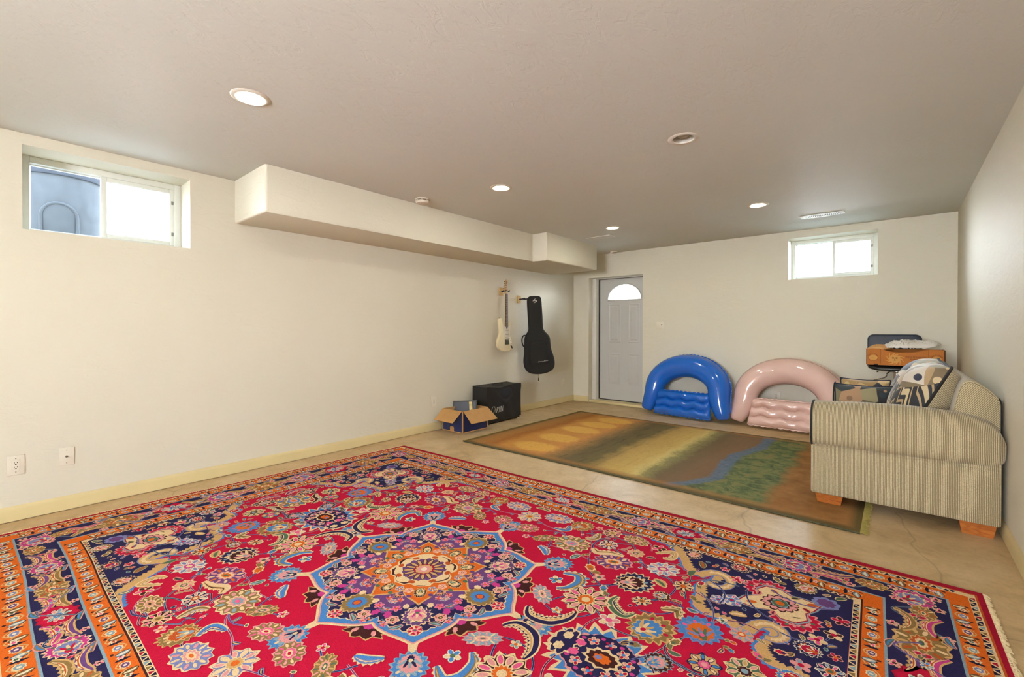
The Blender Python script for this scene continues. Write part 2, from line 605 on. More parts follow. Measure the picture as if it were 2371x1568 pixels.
WIN1 = (0.186, 1.077, 1.835, 2.370)
WIN2 = (3.167, 4.046, 1.837, 2.352)
DOOR = (0.295, 1.243, 0.0, 2.066)
o = holed('wall_left', M['wall'], Y0, L + TH, 0, H + 0.1, [WIN1], lambda u, v, d: (-d, u, v), TH)
struct(o, 'long white textured wall on the left with a small high window', 'wall')
o = holed('wall_back', M['wall'], 0.0, W, 0, H + 0.1, [WIN2, DOOR], lambda u, v, d: (u, L + d, v), TH)
struct(o, 'far wall with the grey door and a small high window', 'wall')
bm = B(); box(bm, (W, Y0, 0), (W + TH, L + TH, H + 0.1))
struct(obj('wall_right', bm, M['wall'], smooth=False), 'right-hand white textured wall behind the sofa', 'wall')
FILL_OPENING = (2.7, 4.2, 0.95, 2.10)  # opening added in the unseen rear wall to let in fill daylight
o = holed('wall_front', M['wall'], -TH, W + TH, 0, H + 0.1, [FILL_OPENING], lambda u, v, d: (u, Y0 - d, v), 0.2)
struct(o, 'unseen wall behind the viewpoint with an opening added for fill daylight', 'wall')
bm = B(); box(bm, (-TH, Y0 - 0.2, -0.15), (W + TH, L + TH, 0.0))
struct(obj('floor', bm, M['floor'], smooth=False), 'bare tan stained concrete floor', 'floor')
LIGHTS = [(1.571, 0.948, 1), (1.575, 2.953, 1), (1.585, 4.970, 1), (3.158, 4.990, 1), (3.150, 2.955, 0), (3.150, 0.950, 0), (1.571, -1.060, 0), (3.150, -1.060, 1)]  # last three are unseen, added for fill; only the final one is lit
CH = 0.062
o = holed('ceiling', M['ceil'], -TH, W + TH, Y0 - 0.2, L + TH, [(x - CH, x + CH, y - CH, y + CH) for x, y, on in LIGHTS], lambda u, v, d: (u, v, H + d), 0.12)
struct(o, 'pale textured ceiling with recessed lights', 'ceiling')

def rounded_prism(bm, outline, z0, z1, r):
    """vertical prism over a plan outline, every edge bull-nosed by a bevel"""
    bot = [bm.verts.new((x, y, z0)) for x, y in outline]
    top = [bm.verts.new((x, y, z1)) for x, y in outline]
    n = len(outline)
    bm.faces.new(list(reversed(bot))); bm.faces.new(top)
    for i in range(n):
        k = (i + 1) % n
        bm.faces.new((bot[i], bot[k], top[k], top[i]))
    bm.edges.ensure_lookup_table()
    es = [e for e in bm.edges if not (abs(e.verts[0].co.z - z1) < 1e-6 and abs(e.verts[1].co.z - z1) < 1e-6)
          and not (e.verts[0].co.x < 0.0 and e.verts[1].co.x < 0.0)]
    bmesh.ops.bevel(bm, geom=es, offset=r, segments=4, profile=0.5, affect='EDGES')

bm = B()
rounded_prism(bm, [(-0.03, 1.392), (0.613, 1.392), (0.613, 4.655), (0.835, 4.655), (0.835, 5.92), (-0.03, 5.92)], 2.086, H + 0.02, 0.018)
struct(obj('trim_1', bm, M['wall'], angle=50), 'long boxed-in white soffit under the ceiling along the left wall, stepped at its far end', 'soffit')

def baseboard(name, p, q, nrm, label):
    """profiled board from p to q standing off the wall along nrm"""
    prof = [(0, 0.005), (0.013, 0.005), (0.013, 0.072), (0.011, 0.080), (0.006, 0.088), (0.004, 0.094), (0, 0.096)]
    bm = B()
    loft(bm, [[Vector((e[0] + nrm[0] * d, e[1] + nrm[1] * d, z)) for d, z in prof] for e in (p, q)], True, True)
    struct(obj(name, bm, M['base'], angle=60), label, 'baseboard')
baseboard('baseboard_left', (0, Y0), (0, L), (1, 0), 'cream-yellow baseboard along the left wall')
baseboard('baseboard_back', (0.013, L), (DOOR[0], L), (0, -1), 'short piece of cream baseboard left of the door')
baseboard('baseboard_back', (DOOR[1], L), (W, L), (0, -1), 'cream baseboard on the far wall right of the door, behind the inflatables')
baseboard('baseboard_right', (W, Y0), (W, L - 0.013), (-1, 0), 'cream baseboard along the right wall')

# ------------------------------------------------------------------ windows
def window(name, fn, a, b, c, d, stile, label, latch_u):
    """horizontal slider: outer frame, fixed pane, sliding sash, two panes, two latches. fn(u, v, depth)"""
    root = thing(name, fn((a + b) / 2, c, 0.27), label, 'window')
    root['kind'] = 'structure'
    def bars(bm, u0, u1, v0, v1, w, d0, d1, bev=0.004):
        for p, q in (((u0, v0), (u0 + w, v1)), ((u1 - w, v0), (u1, v1)), ((u0 + w, v0), (u1 - w, v0 + w)), ((u0 + w, v1 - w), (u1 - w, v1))):
            A, C_ = fn(p[0], p[1], d0), fn(q[0], q[1], d1)
            box(bm, [min(x, y) for x, y in zip(A, C_)], [max(x, y) for x, y in zip(A, C_)], bev)
    bm = B(); bars(bm, a, b, c, d, 0.045, 0.245, 0.33)
    obj('frame', bm, M['vinyl'], root)
    bm = B(); bars(bm, a + 0.03, stile - 0.01, c + 0.03, d - 0.03, 0.022, 0.285, 0.315)
    fx = obj('fixed_sash', bm, M['vinyl'], root)
    bm = B(); bars(bm, stile - 0.035, b - 0.042, c + 0.042, d - 0.042, 0.034, 0.252, 0.282)
    sl = obj('sliding_sash', bm, M['vinyl'], root)
    for par, u0, u1, dd in ((fx, a + 0.05, stile - 0.03, 0.300), (sl, stile - 0.004, b - 0.072, 0.267)):
        bm = B()
        A, C_ = fn(u0, c + 0.05, dd - 0.002), fn(u1, d - 0.05, dd + 0.002)
        box(bm, [min(x, y) for x, y in zip(A, C_)], [max(x, y) for x, y in zip(A, C_)])
        obj('pane', bm, M['glass'], par, smooth=False)
    for fz in (0.25, 0.72):
        bm = B()
        vz = c + (d - c) * fz
        A, C_ = fn(latch_u - 0.007, vz - 0.014, 0.244), fn(latch_u + 0.007, vz + 0.014, 0.254)
        box(bm, [min(x, y) for x, y in zip(A, C_)], [max(x, y) for x, y in zip(A, C_)], 0.002)
        obj('latch', bm, M['vinyl_dark'], sl)
    return root
window('window_1', lambda u, v, d: Vector((-d, u, v)), *WIN1, 0.625, 'small horizontal sliding window high in the left wall', 1.020)
window('window_2', lambda u, v, d: Vector((u, L + d, v)), *WIN2, 3.635, 'small horizontal sliding window high in the far wall above the sofa', 3.985)

# outside: window well, bin, ground
bm = B()
ring0 = []
def well(cx, cy, ax, r, z0, z1, label):
    bm = B()
    n, k = 40, 46
    rings = []
    for j in range(k):
        z = z0 + (z1 - z0) * j / (k - 1)
        rr = r + 0.012 * math.sin(2 * PI * z / 0.068)
        ring = []
        for i in range(n + 1):
            a = -PI / 2 + PI * i / n
            p, q = rr * math.cos(a), rr * 1.05 * math.sin(a)
            ring.append((cx - p, cy + q, z) if ax == 'x' else (cx + q, cy + p, z))
        rings.append(ring)
    loft(bm, rings, False, False)
    o = obj('window_well', bm, M['galv'], angle=80)
    md = o.modifiers.new('thickness', 'SOLIDIFY'); md.thickness = 0.004
    return tag(o, label, 'window well')
well(-TH, 0.63, 'x', 1.55, 1.55, 2.00, 'corrugated galvanised window well outside the left window')
well(3.61, L + TH, 'y', 0.85, 1.55, 2.08, 'corrugated galvanised window well outside the far window')
bm = B()
box(bm, (-5.0, -4.0, 1.40), (-TH - 0.002, 9.0, 1.55)); box(bm, (-TH - 0.002, L + TH + 0.002, 1.40), (6.0, 11.0, 1.55))
# the doorway needs open air: leave a gap in front of it
struct(obj('trim_2', bm, M['soil'], smooth=False), 'pale outdoor gravel outside the windows', 'ground')

root = thing('garbage_bin', (-1.25, 0.46, 1.55), 'blue-grey plastic bin standing outside the left window', 'bin')
bm = B()
lathe(bm, (-1.25, 0.46, 0), [(0.0, 1.55), (0.23, 1.55), (0.235, 1.56), (0.275, 2.46), (0.275, 2.48), (0.0, 2.48)], 40)
bd = obj('body', bm, M['bin'], root)
bm = B()
pts = [(0.13 * math.cos(a) * (1 if True else 1), 0.13 * math.sin(a)) for a in [PI * i / 14 for i in range(15)]]
path = [Vector((-1.25 + 0.262 * math.cos(u / 0.262 - 0.1), 0.46 + 0.262 * math.sin(u / 0.262 - 0.1), 2.12 + v)) for u, v in [(-0.11, -0.4)] + [(0.11 * -math.cos(a), 0.11 * math.sin(a)) for a in [PI * i / 12 for i in range(13)]] + [(0.11, -0.4)]]
tube(bm, path, 0.012, 8)
obj('raised_panel_rim', bm, M['bin'], bd)
bm = B()
lathe(bm, (-1.25, 0.46, 0), [(0.0, 2.455), (0.290, 2.455), (0.298, 2.465), (0.298, 2.515), (0.285, 2.53), (0.18, 2.555), (0.0, 2.565)], 40)
obj('lid', bm, M['binlid'], root)

# ------------------------------------------------------------------ door
root = thing('door_1', (0.77, 6.80, 0.0), 'pale grey panelled exterior door with a half-round glass light, in the far left corner', 'door')
root['kind'] = 'structure'
DY = 6.800
dx0, dx1, dz0, dz1 = 0.392, 1.205, 0.055, 2.046
fcx, fcz, frx, frz = 0.834, 1.706, 0.285, 0.243
arc = [(fcx + frx * math.cos(a), fcz + frz * math.sin(a)) for a in [PI * i / 28 for i in range(29)]]
bm = B()
# front skin of the slab with the fan hole: fan of quads between the arch and the slab edge
def dv(x, z, y=DY):
    return bm.verts.new((x, y, z))
outer = [(dx1, fcz)] + [(dx1, dz1)] + [(dx0, dz1)] + [(dx0, fcz)]
def edge_pt(i):
    a = PI * i / 28
    cx_, cz_ = math.cos(a), math.sin(a)
    k = min(((dx1 - fcx) / cx_) if cx_ > 1e-6 else 9, ((dx0 - fcx) / cx_) if cx_ < -1e-6 else 9, ((dz1 - fcz) / cz_) if cz_ > 1e-6 else 9)
    return (fcx + k * cx_, fcz + k * cz_)
eo = [edge_pt(i) for i in range(29)]
for y in (DY, DY + 0.045):
    for i in range(28):
        bm.faces.new([dv(*arc[i], y), dv(*eo[i], y), dv(*eo[i + 1], y), dv(*arc[i + 1], y)])
    for cn in ((dx1, dz1), (dx0, dz1)):
        for i in range(28):
            if (eo[i][0] == cn[0] or abs(eo[i][0] - cn[0]) < 1e-6) != (abs(eo[i + 1][0] - cn[0]) < 1e-6) and max(eo[i][1], eo[i + 1][1]) > dz1 - 1e-6:
                bm.faces.new([dv(*eo[i], y), dv(*cn, y), dv(*eo[i + 1], y)])
    bm.faces.new([dv(dx0, dz0, y), dv(dx1, dz0, y), dv(dx1, fcz, y), dv(dx0, fcz, y)])
for i in range(28):
    bm.faces.new([dv(*arc[i], DY), dv(*arc[i + 1], DY), dv(*arc[i + 1], DY + 0.045), dv(*arc[i], DY + 0.045)])
bm.faces.new([dv(*arc[0], DY), dv(*arc[-1], DY), dv(*arc[-1], DY + 0.045), dv(*arc[0], DY + 0.045)])
for p, q in (((dx0, dz0), (dx1, dz0)), ((dx1, dz0), (dx1, dz1)), ((dx1, dz1), (dx0, dz1)), ((dx0, dz1), (dx0, dz0))):
    bm.faces.new([dv(*p, DY), dv(*q, DY), dv(*q, DY + 0.045), dv(*p, DY + 0.045)])
bmesh.ops.remove_doubles(bm, verts=bm.verts, dist=1e-5)
slabo = obj('door_slab', bm, M['door'], root, smooth=False)
for px0, px1, pz0, pz1 in ((0.553, 0.770, 1.000, 1.632), (0.905, 1.100, 1.000, 1.632), (0.553, 0.770, 0.318, 0.822), (0.905, 1.100, 0.318, 0.822)):
    bm = B()
    # raised moulding ring and field
    def rect(k): return [(px0 + k, pz0 + k), (px1 - k, pz0 + k), (px1 - k, pz1 - k), (px0 + k, pz1 - k)]
    rings = [(0.0, 0.0), (0.007, 0.0038), (0.015, 0.0042), (0.027, 0.0002), (0.037, 0.0002), (0.056, 0.0042)]
    loft(bm, [[Vector((x, DY - d, z)) for x, z in rect(k)] for k, d in rings], True, True)
    obj('raised_panel', bm, M['door'], slabo, smooth=False)
bm = B()
path = [Vector((x, DY - 0.004, z)) for x, z in [(fcx + (frx + 0.012) * math.cos(a), fcz - 0.002 + (frz + 0.012) * math.sin(a)) for a in [PI * i / 28 for i in range(29)]]]
path += [Vector((fcx - frx - 0.012 + (2 * frx + 0.024) * i / 10, DY - 0.004, fcz - 0.012)) for i in range(11)]
tube(bm, path, 0.013, 8, closed=True)
obj('light_surround', bm, M['door'], slabo)
bm = B(); slab(bm, arc, lambda u, v, d: Vector((u, DY + 0.020 + d, v)), 0, 0.004)
obj('light_glass', bm, M['glass'], slabo, smooth=False)
bm = B()
box(bm, (0.298, 6.70, 0.02), (0.372, 6.90, 2.063), 0.003); box(bm, (1.222, 6.70, 0.02), (1.241, 6.90, 2.063), 0.003)
box(bm, (0.372, 6.70, 2.052), (1.222, 6.90, 2.063), 0.002)
fr_ = obj('door_frame', bm, M['trimw'], root)
bm = B()
box(bm, (0.372, 6.79, 0.045), (0.390, 6.83, 2.052)); box(bm, (1.207, 6.79, 0.045), (1.222, 6.83, 2.052)); box(bm, (0.39, 6.79, 2.047), (1.207, 6.83, 2.0525)); box(bm, (0.39, 6.79, 0.041), (1.207, 6.83, 0.0545))
obj('weatherstrip', bm, M['black_gap'], fr_, smooth=False)
bm = B(); box(bm, (0.298, 6.60, 0.0), (1.241, 6.94, 0.040), 0.006)
obj('threshold', bm, M['base'], root)

# ------------------------------------------------------------------ ceiling fixtures
LL = ['round recessed ceiling light nearest the left window, switched on',
      'lit recessed ceiling light in the middle of the ceiling, beside the smoke detector',
      'lit recessed ceiling light at the far end beside the thin grey air vent',
      'lit recessed ceiling light at the far right, left of the white slotted vent',
      'round recessed ceiling light that is switched off, right of the middle',
      'recessed ceiling light above the viewpoint on the right, switched off',
      'recessed ceiling light behind the viewpoint on the left, switched off',
      'unseen recessed ceiling light added for fill behind the viewpoint on the right, lit']
for (x, y, on), lb in zip(LIGHTS, LL):
    root = thing('ceiling_light', (x, y, H), lb, 'ceiling light', 'recessed ceiling lights')
    bm = B(); lathe(bm, (x, y, H), [(0.064, 0.006), (0.066, -0.004), (0.072, -0.007), (0.088, -0.005), (0.095, -0.001), (0.095, 0.0)], 48)
    obj('trim_ring', bm, M['canring'], root)
    bm = B(); lathe(bm, (x, y, H), [(0.0605, -0.002), (0.0605, 0.03), (0.055, 0.115), (0.0, 0.115)], 40)
    obj('reflector_can', bm, M['canwhite'], root)
    bm = B()
    if on:
        lathe(bm, (x, y, H), [(0.0, -0.010), (0.025, -0.0095), (0.045, -0.007), (0.057, -0.001), (0.056, 0.012), (0.03, 0.06), (0.02, 0.09), (0.0, 0.09)], 32)
        obj('bulb', bm, M['lamp'], root)
    else:
        lathe(bm, (x, y, H), [(0.0, 0.004), (0.02, 0.006), (0.036, 0.014), (0.044, 0.026), (0.040, 0.045), (0.022, 0.08), (0.018, 0.1), (0.0, 0.1)], 32)
        obj('bulb', bm, M['bulb_off'], root)

root = thing('smoke_detector', (0.775, 2.735, H), 'round white smoke detector on the ceiling beside the soffit', 'smoke detector')
bm = B(); lathe(bm, (0.775, 2.735, H), [(0.070, 0.0), (0.070, -0.010), (0.066, -0.012), (0.060, -0.012)], 40); obj('mounting_base', bm, M['smoke'], root)
bm = B(); lathe(bm, (0.775, 2.735, H), [(0.058, -0.008), (0.058, -0.018)], 40); obj('sensor_slots', bm, M['slot'], root)
bm = B(); lathe(bm, (0.775, 2.735, H), [(0.060, -0.017), (0.066, -0.018), (0.066, -0.032), (0.058, -0.041), (0.030, -0.045), (0.0, -0.045)], 40)
for k in range(8):
    a = 2 * PI * k / 8
    c = Vector((0.775 + 0.061 * math.cos(a), 2.735 + 0.061 * math.sin(a), H - 0.0145))
    box(bm, c - Vector((0.005, 0.005, 0.004)), c + Vector((0.005, 0.005, 0.004)))
cv = obj('cover', bm, M['smoke'], root)
bm = B(); lathe(bm, (0.795, 2.700, H - 0.0445), [(0.0, -0.004), (0.008, -0.004), (0.009, 0.0)], 16); obj('test_button', bm, M['smoke'], cv)

def air_vent(x0, x1, y0, y1, lb, nl):
    root = thing('air_vent', ((x0 + x1) / 2, (y0 + y1) / 2, H), lb, 'air vent', 'ceiling air vents')
    bm = B()
    f = 0.032
    z0, z1 = H - 0.007, H - 0.0005
    for a, b in (((x0, y0), (x1, y0 + f)), ((x0, y1 - f), (x1, y1)), ((x0, y0 + f), (x0 + f + 0.01, y1 - f)), ((x1 - f - 0.01, y0 + f), (x1, y1 - f))):
        box(bm, (a[0], a[1], z0), (b[0], b[1], z1), 0.002)
    obj('frame', bm, M['vent'], root)
    bm = B(); box(bm, (x0 + f, y0 + f, H - 0.002), (x1 - f, y1 - f, H - 0.0006)); obj('duct_opening', bm, M['vent_dark'], root, smooth=False)
    bm = B()
    for k in range(nl):
        x = x0 + f + 0.016 + (x1 - x0 - 2 * f - 0.032) * k / (nl - 1)
        box(bm, (x - 0.0042, y0 + f, H - 0.0065), (x + 0.0042, y1 - f, H - 0.0022), 0.001)
    obj('louvre_blades', bm, M['vent'], root)
air_vent(3.400, 3.796, 5.772, 5.930, 'white slotted air vent in the ceiling near the far window', 20)
air_vent(1.018, 1.370, 5.296, 5.448, 'thin grey-looking air vent in the ceiling beside the stepped end of the soffit', 26)
root = thing('ceiling_sensor', (0.80, 6.50, H), 'small low disc on the ceiling just above the door', 'sensor')
bm = B(); lathe(bm, (0.80, 6.50, H), [(0.055, 0.0), (0.055, -0.012), (0.045, -0.02), (0.0, -0.022)], 32); obj('disc', bm, M['smoke'], root)

# ------------------------------------------------------------------ wall plates
def plate(name, pos, axis, w, h, lb, cat, grp=None, kind='duplex', mat='plate'):
    """axis 'x': on the left wall facing +x; axis 'y': on the far wall facing -y"""
    root = thing(name, pos, lb, cat, grp)
    X, Y, Z = pos
    def f(u, v, d):
        return Vector((X + d, Y + u, Z + v)) if axis == 'x' else Vector((X + u, Y - d, Z + v))
    def bx(bm, u0, u1, v0, v1, d0, d1, bev=0.0):
        A, C_ = f(u0, v0, d0), f(u1, v1, d1)
        box(bm, [min(p, q) for p, q in zip(A, C_)], [max(p, q) for p, q in zip(A, C_)], bev)
    bm = B()
    bx(bm, -w / 2, w / 2, -h / 2, h / 2, 0.0, 0.006, 0.0025)
    obj('plate', bm, M[mat], root)
    if kind == 'duplex':
        bm = B(); bx(bm, -0.017, 0.017, -0.034, 0.034, 0.004, 0.0085, 0.001)
        rc = obj('receptacle', bm, M[mat], root)
        for s in (-1, 1):
            for u0, u1, v0, v1 in ((-0.0080, -0.0050, -0.0015, 0.0075), (0.0050, 0.0080, -0.0008, 0.0068), (-0.0036, 0.0036, -0.0105, -0.0045)):
                bm = B(); bx(bm, u0, u1, s * 0.014 + v0, s * 0.014 + v1, 0.008, 0.0090)
                obj('slot', bm, M['slot'], rc, smooth=False)
    elif kind == 'coax':
        bm = B()
        tube(bm, [f(0, 0, 0.005), f(0, 0, 0.008)], 0.0075, 6)
        tube(bm, [f(0, 0, 0.008), f(0, 0, 0.016)], 0.0048, 12)
        obj('coax_jack', bm, M['screw'], root)
    elif kind == 'switch':
        for u in (-0.023, 0.023):
            bm = B(); bx(bm, u - 0.0165, u + 0.0165, -0.033, 0.033, 0.004, 0.0085, 0.0015)
            obj('rocker', bm, M[mat], root)
        bm = B(); bx(bm, 0.012, 0.036, 0.014, 0.018, 0.008, 0.0095); bx(bm, 0.018, 0.021, 0.0, 0.014, 0.008, 0.0093)
        obj('indicator', bm, M['slot'], root, smooth=False)
    for v in (-0.042, 0.042):
        bm = B(); tube(bm, [f(0, v, 0.005), f(0, v, 0.0068)], 0.003, 10)
        obj('screw', bm, M['screw'], root)
G = 'electrical outlets'
plate('wall_outlet', (0, 0.151, 0.350), 'x', 0.078, 0.122, 'duplex electrical outlet at the left edge of the photo, low on the left wall', 'outlet', G)
plate('cable_jack_plate', (0, 0.379, 0.357), 'x', 0.074, 0.118, 'white coaxial cable plate with one small metal jack, low on the left wall', 'cable plate', None, 'coax')
plate('wall_outlet', (0, 3.515, 0.350), 'x', 0.078, 0.122, 'electrical outlet above the baseboard just left of the open cardboard box', 'outlet', G)
plate('wall_outlet', (0, 6.280, 0.345), 'x', 0.076, 0.120, 'small electrical outlet on the left wall between the black instrument bag and the corner', 'outlet', G)
plate('wall_outlet', (3.045, L, 0.360), 'y', 0.100, 0.120, 'beige electrical outlet seen through the pink inflatable ring', 'outlet', G)
plate('light_switch', (1.522, L, 1.270), 'y', 0.116, 0.116, 'double light switch plate on the far wall right of the door', 'light switch', None, 'switch')

# ------------------------------------------------------------------ sofa
sofa = thing('sofa', (4.22, 4.56, 0.0), 'beige ribbed fabric loveseat with rolled arms and black piping, against the right wall', 'sofa')
SX0, SX1 = 3.757, 4.676
def arm(yo, yi):
    """yo: outer face, yi: inner face"""
    s = 1 if yi > yo else -1
    bm = B(); box(bm, (SX0, min(yo, yi), 0.076), (SX1 - 0.006, max(yo, yi), 0.46), 0.014, 3)
    obj('arm_panel', bm, M['rib_x'], sofa)
    yc, zc = (yo + yi) / 2 - s * 0.012, 0.553
    rings = []
    st = [(SX0 - 0.004, 0.90, 0.0), (SX0, 0.965, 0.0), (SX0 + 0.012, 1.0, 0.0), (3.9, 1.0, 0.008), (4.05, 1.0, 0.016), (4.22, 1.0, 0.020), (4.38, 1.0, 0.015), (4.50, 1.0, 0.004), (4.58, 0.99, -0.012), (4.63, 0.965, -0.03), (4.66, 0.90, -0.055), (4.680, 0.78, -0.085), (4.686, 0.66, -0.10)]
    for x, k, dz in st:
        ring = []
        for i in range(36):
            a = 2 * PI * i / 36
            ca, sa = math.cos(a), math.sin(a)
            e_ = 0.86 if sa > 0 else 0.60
            ca = math.copysign(abs(ca) ** e_, ca); sa = math.copysign(abs(sa) ** e_, sa)
            z = zc + k * (0.150 * sa)
            if sa > 0:
                z += dz * sa
            ring.append(Vector((x, yc + 0.138 * k * ca, max(z, zc - 0.150))))
        rings.append(ring)
    bm = B(); loft(bm, rings, True, True)
    ro = obj('arm_roll', bm, M['rib_x'], sofa, angle=60)
    bm = B()
    path = [Vector((SX0 + 0.006, yc + 0.139 * math.copysign(abs(math.cos(a)) ** (0.86 if math.sin(a) > 0 else 0.6), math.cos(a)), zc + 0.151 * math.copysign(abs(math.sin(a)) ** (0.86 if math.sin(a) > 0 else 0.6), math.sin(a)))) for a in [2 * PI * i / 48 for i in range(48)]]
    tube(bm, path, 0.0062, 8, closed=True)
    obj('arm_piping', bm, M['piping'], ro)
    bm = B()
    tube(bm, [Vector((x, yo - s * 0.003, 0.404 - max(0, x - 4.3) * 0.02)) for x in (SX0 + 0.01, 3.9, 4.1, 4.3, 4.5, SX1 - 0.02)], 0.004, 6)
    obj('arm_seam', bm, M['rib_x'], ro)
arm(3.750, 3.955)
arm(5.400, 5.195)
bm = B(); box(bm, (3.795, 3.95, 0.08), (4.60, 5.20, 0.325), 0.012, 3); obj('seat_base', bm, M['rib_y'], sofa)
prof = [(4.40, 0.30), (4.45, 0.58), (4.490, 0.80), (4.510, 0.872), (4.535, 0.900), (4.568, 0.896), (4.610, 0.868), (4.650, 0.826), (4.672, 0.785), (4.676, 0.70), (4.676, 0.30)]
pr = catmull(prof, 3, False)
bm = B()
loft(bm, [[Vector((4.57 + (p.x - 4.57) * k, y, 0.58 + (p.y - 0.58) * k)) for p in pr] for y, k in ((3.852, 0.955), (3.857, 0.985), (3.868, 1.0), (5.282, 1.0), (5.293, 0.985), (5.298, 0.955))], True, True)
for f in bm.faces:
    if len(f.verts) > 6: f.material_index = 1
br = obj('backrest', bm, [M['rib_y'], M['rib_d']], sofa, angle=50)
bm = B(); tube(bm, [Vector((p.x, 3.862, p.y)) for p in pr[-8:-2]], 0.006, 8); obj('backrest_piping', bm, M['piping'], br)
for y0, y1 in ((3.965, 4.572), (4.578, 5.185)):
    bm = B(); box(bm, (3.775, y0, 0.33), (4.44, y1, 0.490), 0.045, 5); c_ = obj('seat_cushion', bm, M['rib_y'], sofa)
    bm = B()
    zz = 0.476
    tube(bm, [Vector((3.781, y0 + 0.045 + (y1 - y0 - 0.09) * i / 6, zz)) for i in range(7)], 0.005, 6)
    obj('cushion_piping', bm, M['piping'], c_)

def soft(bm, w, h, t0, t1, fn, nu=22, nv=22, pinch=0.05, p=2.4):
    """knife-edge cushion: front bulge t0, rear bulge t1; material 0 front, 1 rear"""
    def pt(u, v, t):
        x = w / 2 * u * (1 - pinch * (1 - v * v))
        y = h / 2 * v * (1 - pinch * (1 - u * u))
        k = max(0.0, (1 - abs(u) ** p)) * max(0.0, (1 - abs(v) ** p))
        return fn(x, y, t * k ** 0.55)
    def grid(t, mi):
        V = [[bm.verts.new(pt(math.sin(PI / 2 * (-1 + 2 * i / nu)), math.sin(PI / 2 * (-1 + 2 * j / nv)), t)) for j in range(nv + 1)] for i in range(nu + 1)]
        for i in range(nu):
            for j in range(nv):
                f = bm.faces.new((V[i][j], V[i + 1][j], V[i + 1][j + 1], V[i][j + 1])); f.material_index = mi
    grid(t0, 0); grid(-t1, 1)
    bmesh.ops.remove_doubles(bm, verts=bm.verts, dist=1e-5)
def rim(w, h, fn, pinch=0.05, n=24, off=0.0):
    e = []
    for s in range(4):
        for i in range(n):
            q = -1 + 2 * i / n
            u, v = ((q, -1), (1, q), (-q, 1), (-1, -q))[s]
            e.append(fn(w / 2 * u * (1 - pinch * (1 - v * v)), h / 2 * v * (1 - pinch * (1 - u * u)), off))
    return e
for yc, nm in ((4.285, 0), (4.882, 1)):
    # seam plane leans back; normal points to the room
    b_ax = Vector((0.424, 0.0, 0.906)); c_ax = Vector((-0.906, 0.0, 0.424)); o_ = Vector((4.366, yc, 0.728))
    fn = lambda x, y, z: o_ + Vector((0, 1, 0)) * x + b_ax * y + c_ax * z
    bm = B(); soft(bm, 0.60, 0.52, 0.185, 0.15, fn, 26, 26, 0.03, 3.0)
    co = obj('back_cushion', bm, [M['cushpat'], M['rib_c']], sofa, angle=70)
    bm = B(); tube(bm, rim(0.606, 0.526, fn, 0.03), 0.0085, 8, closed=True); obj('cushion_piping', bm, M['piping'], co)
for (x0, x1, y0, y1, zb) in ((3.782, 3.938, 3.762, 3.900, 0.0125), (4.497, 4.652, 3.762, 3.900, 0.001), (3.782, 3.938, 5.25, 5.388, 0.0125), (4.497, 4.652, 5.25, 5.388, 0.001)):
    bm = B()
    k = 0.012
    rings = [[Vector((x0 + k, y0 + k, zb)), Vector((x1 - k, y0 + k, zb)), Vector((x1 - k, y1 - k, zb)), Vector((x0 + k, y1 - k, zb))],
             [Vector((x0, y0, 0.078)), Vector((x1, y0, 0.078)), Vector((x1, y1, 0.078)), Vector((x0, y1, 0.078))]]
    loft(bm, rings)
    obj('leg', bm, M['legwood'], sofa, smooth=False)

def pillow(name, o_, w, h, t, tilt, yaw, mat, lb):
    """square throw pillow leaning back towards +y"""
    ca, sa = math.cos(tilt), math.sin(tilt)
    cy_, sy_ = math.cos(yaw), math.sin(yaw)
    a_ax = Vector((cy_, sy_, 0)); n_ = Vector((sy_, -cy_, 0))
    b_ax = Vector((0, 0, ca)) - n_ * sa; c_ax = n_ * ca + Vector((0, 0, sa))
    o_ = Vector(o_)
    root = thing(name, o_, lb, 'pillow', 'throw pillows on the loveseat')
    fn = lambda x, y, z: o_ + a_ax * x + b_ax * (y + h / 2) + c_ax * z
    bm = B(); soft(bm, w, h, t / 2, t / 2, fn, 20, 20, 0.07)
    obj('cover', bm, [mat, mat], root, angle=80)
    bm = B(); tube(bm, rim(w + 0.004, h + 0.004, fn, 0.07), 0.006, 6, closed=True); obj('edge_seam', bm, M['seamnavy'], root)
    return root, fn
pillow('throw_pillow', (4.022, 4.250, 0.500), 0.362, 0.30, 0.13, 0.30, 0.0, M['pilpat_a'], 'dark olive and black abstract throw pillow, the nearer one on the sofa')
pr_, fnp = pillow('throw_pillow', (4.005, 4.780, 0.500), 0.335, 0.31, 0.13, 0.42, 0.0, M['pilpat_b'], 'cream throw pillow with navy edge and star, the farther one on the sofa')
bm = B()
for k in range(5):
    a = 0.2 + PI * k / 5
    dx_, dy_ = 0.038 * math.cos(a), 0.038 * math.sin(a)
    tube(bm, [fnp(-0.055 + dx_ * q, 0.075 + dy_ * q, 0.0655 - 0.010 * q * q) for q in (-1, -0.5, 0, 0.5, 1)], 0.0018, 5)
obj('star_motif', bm, M['starthread'], pr_)

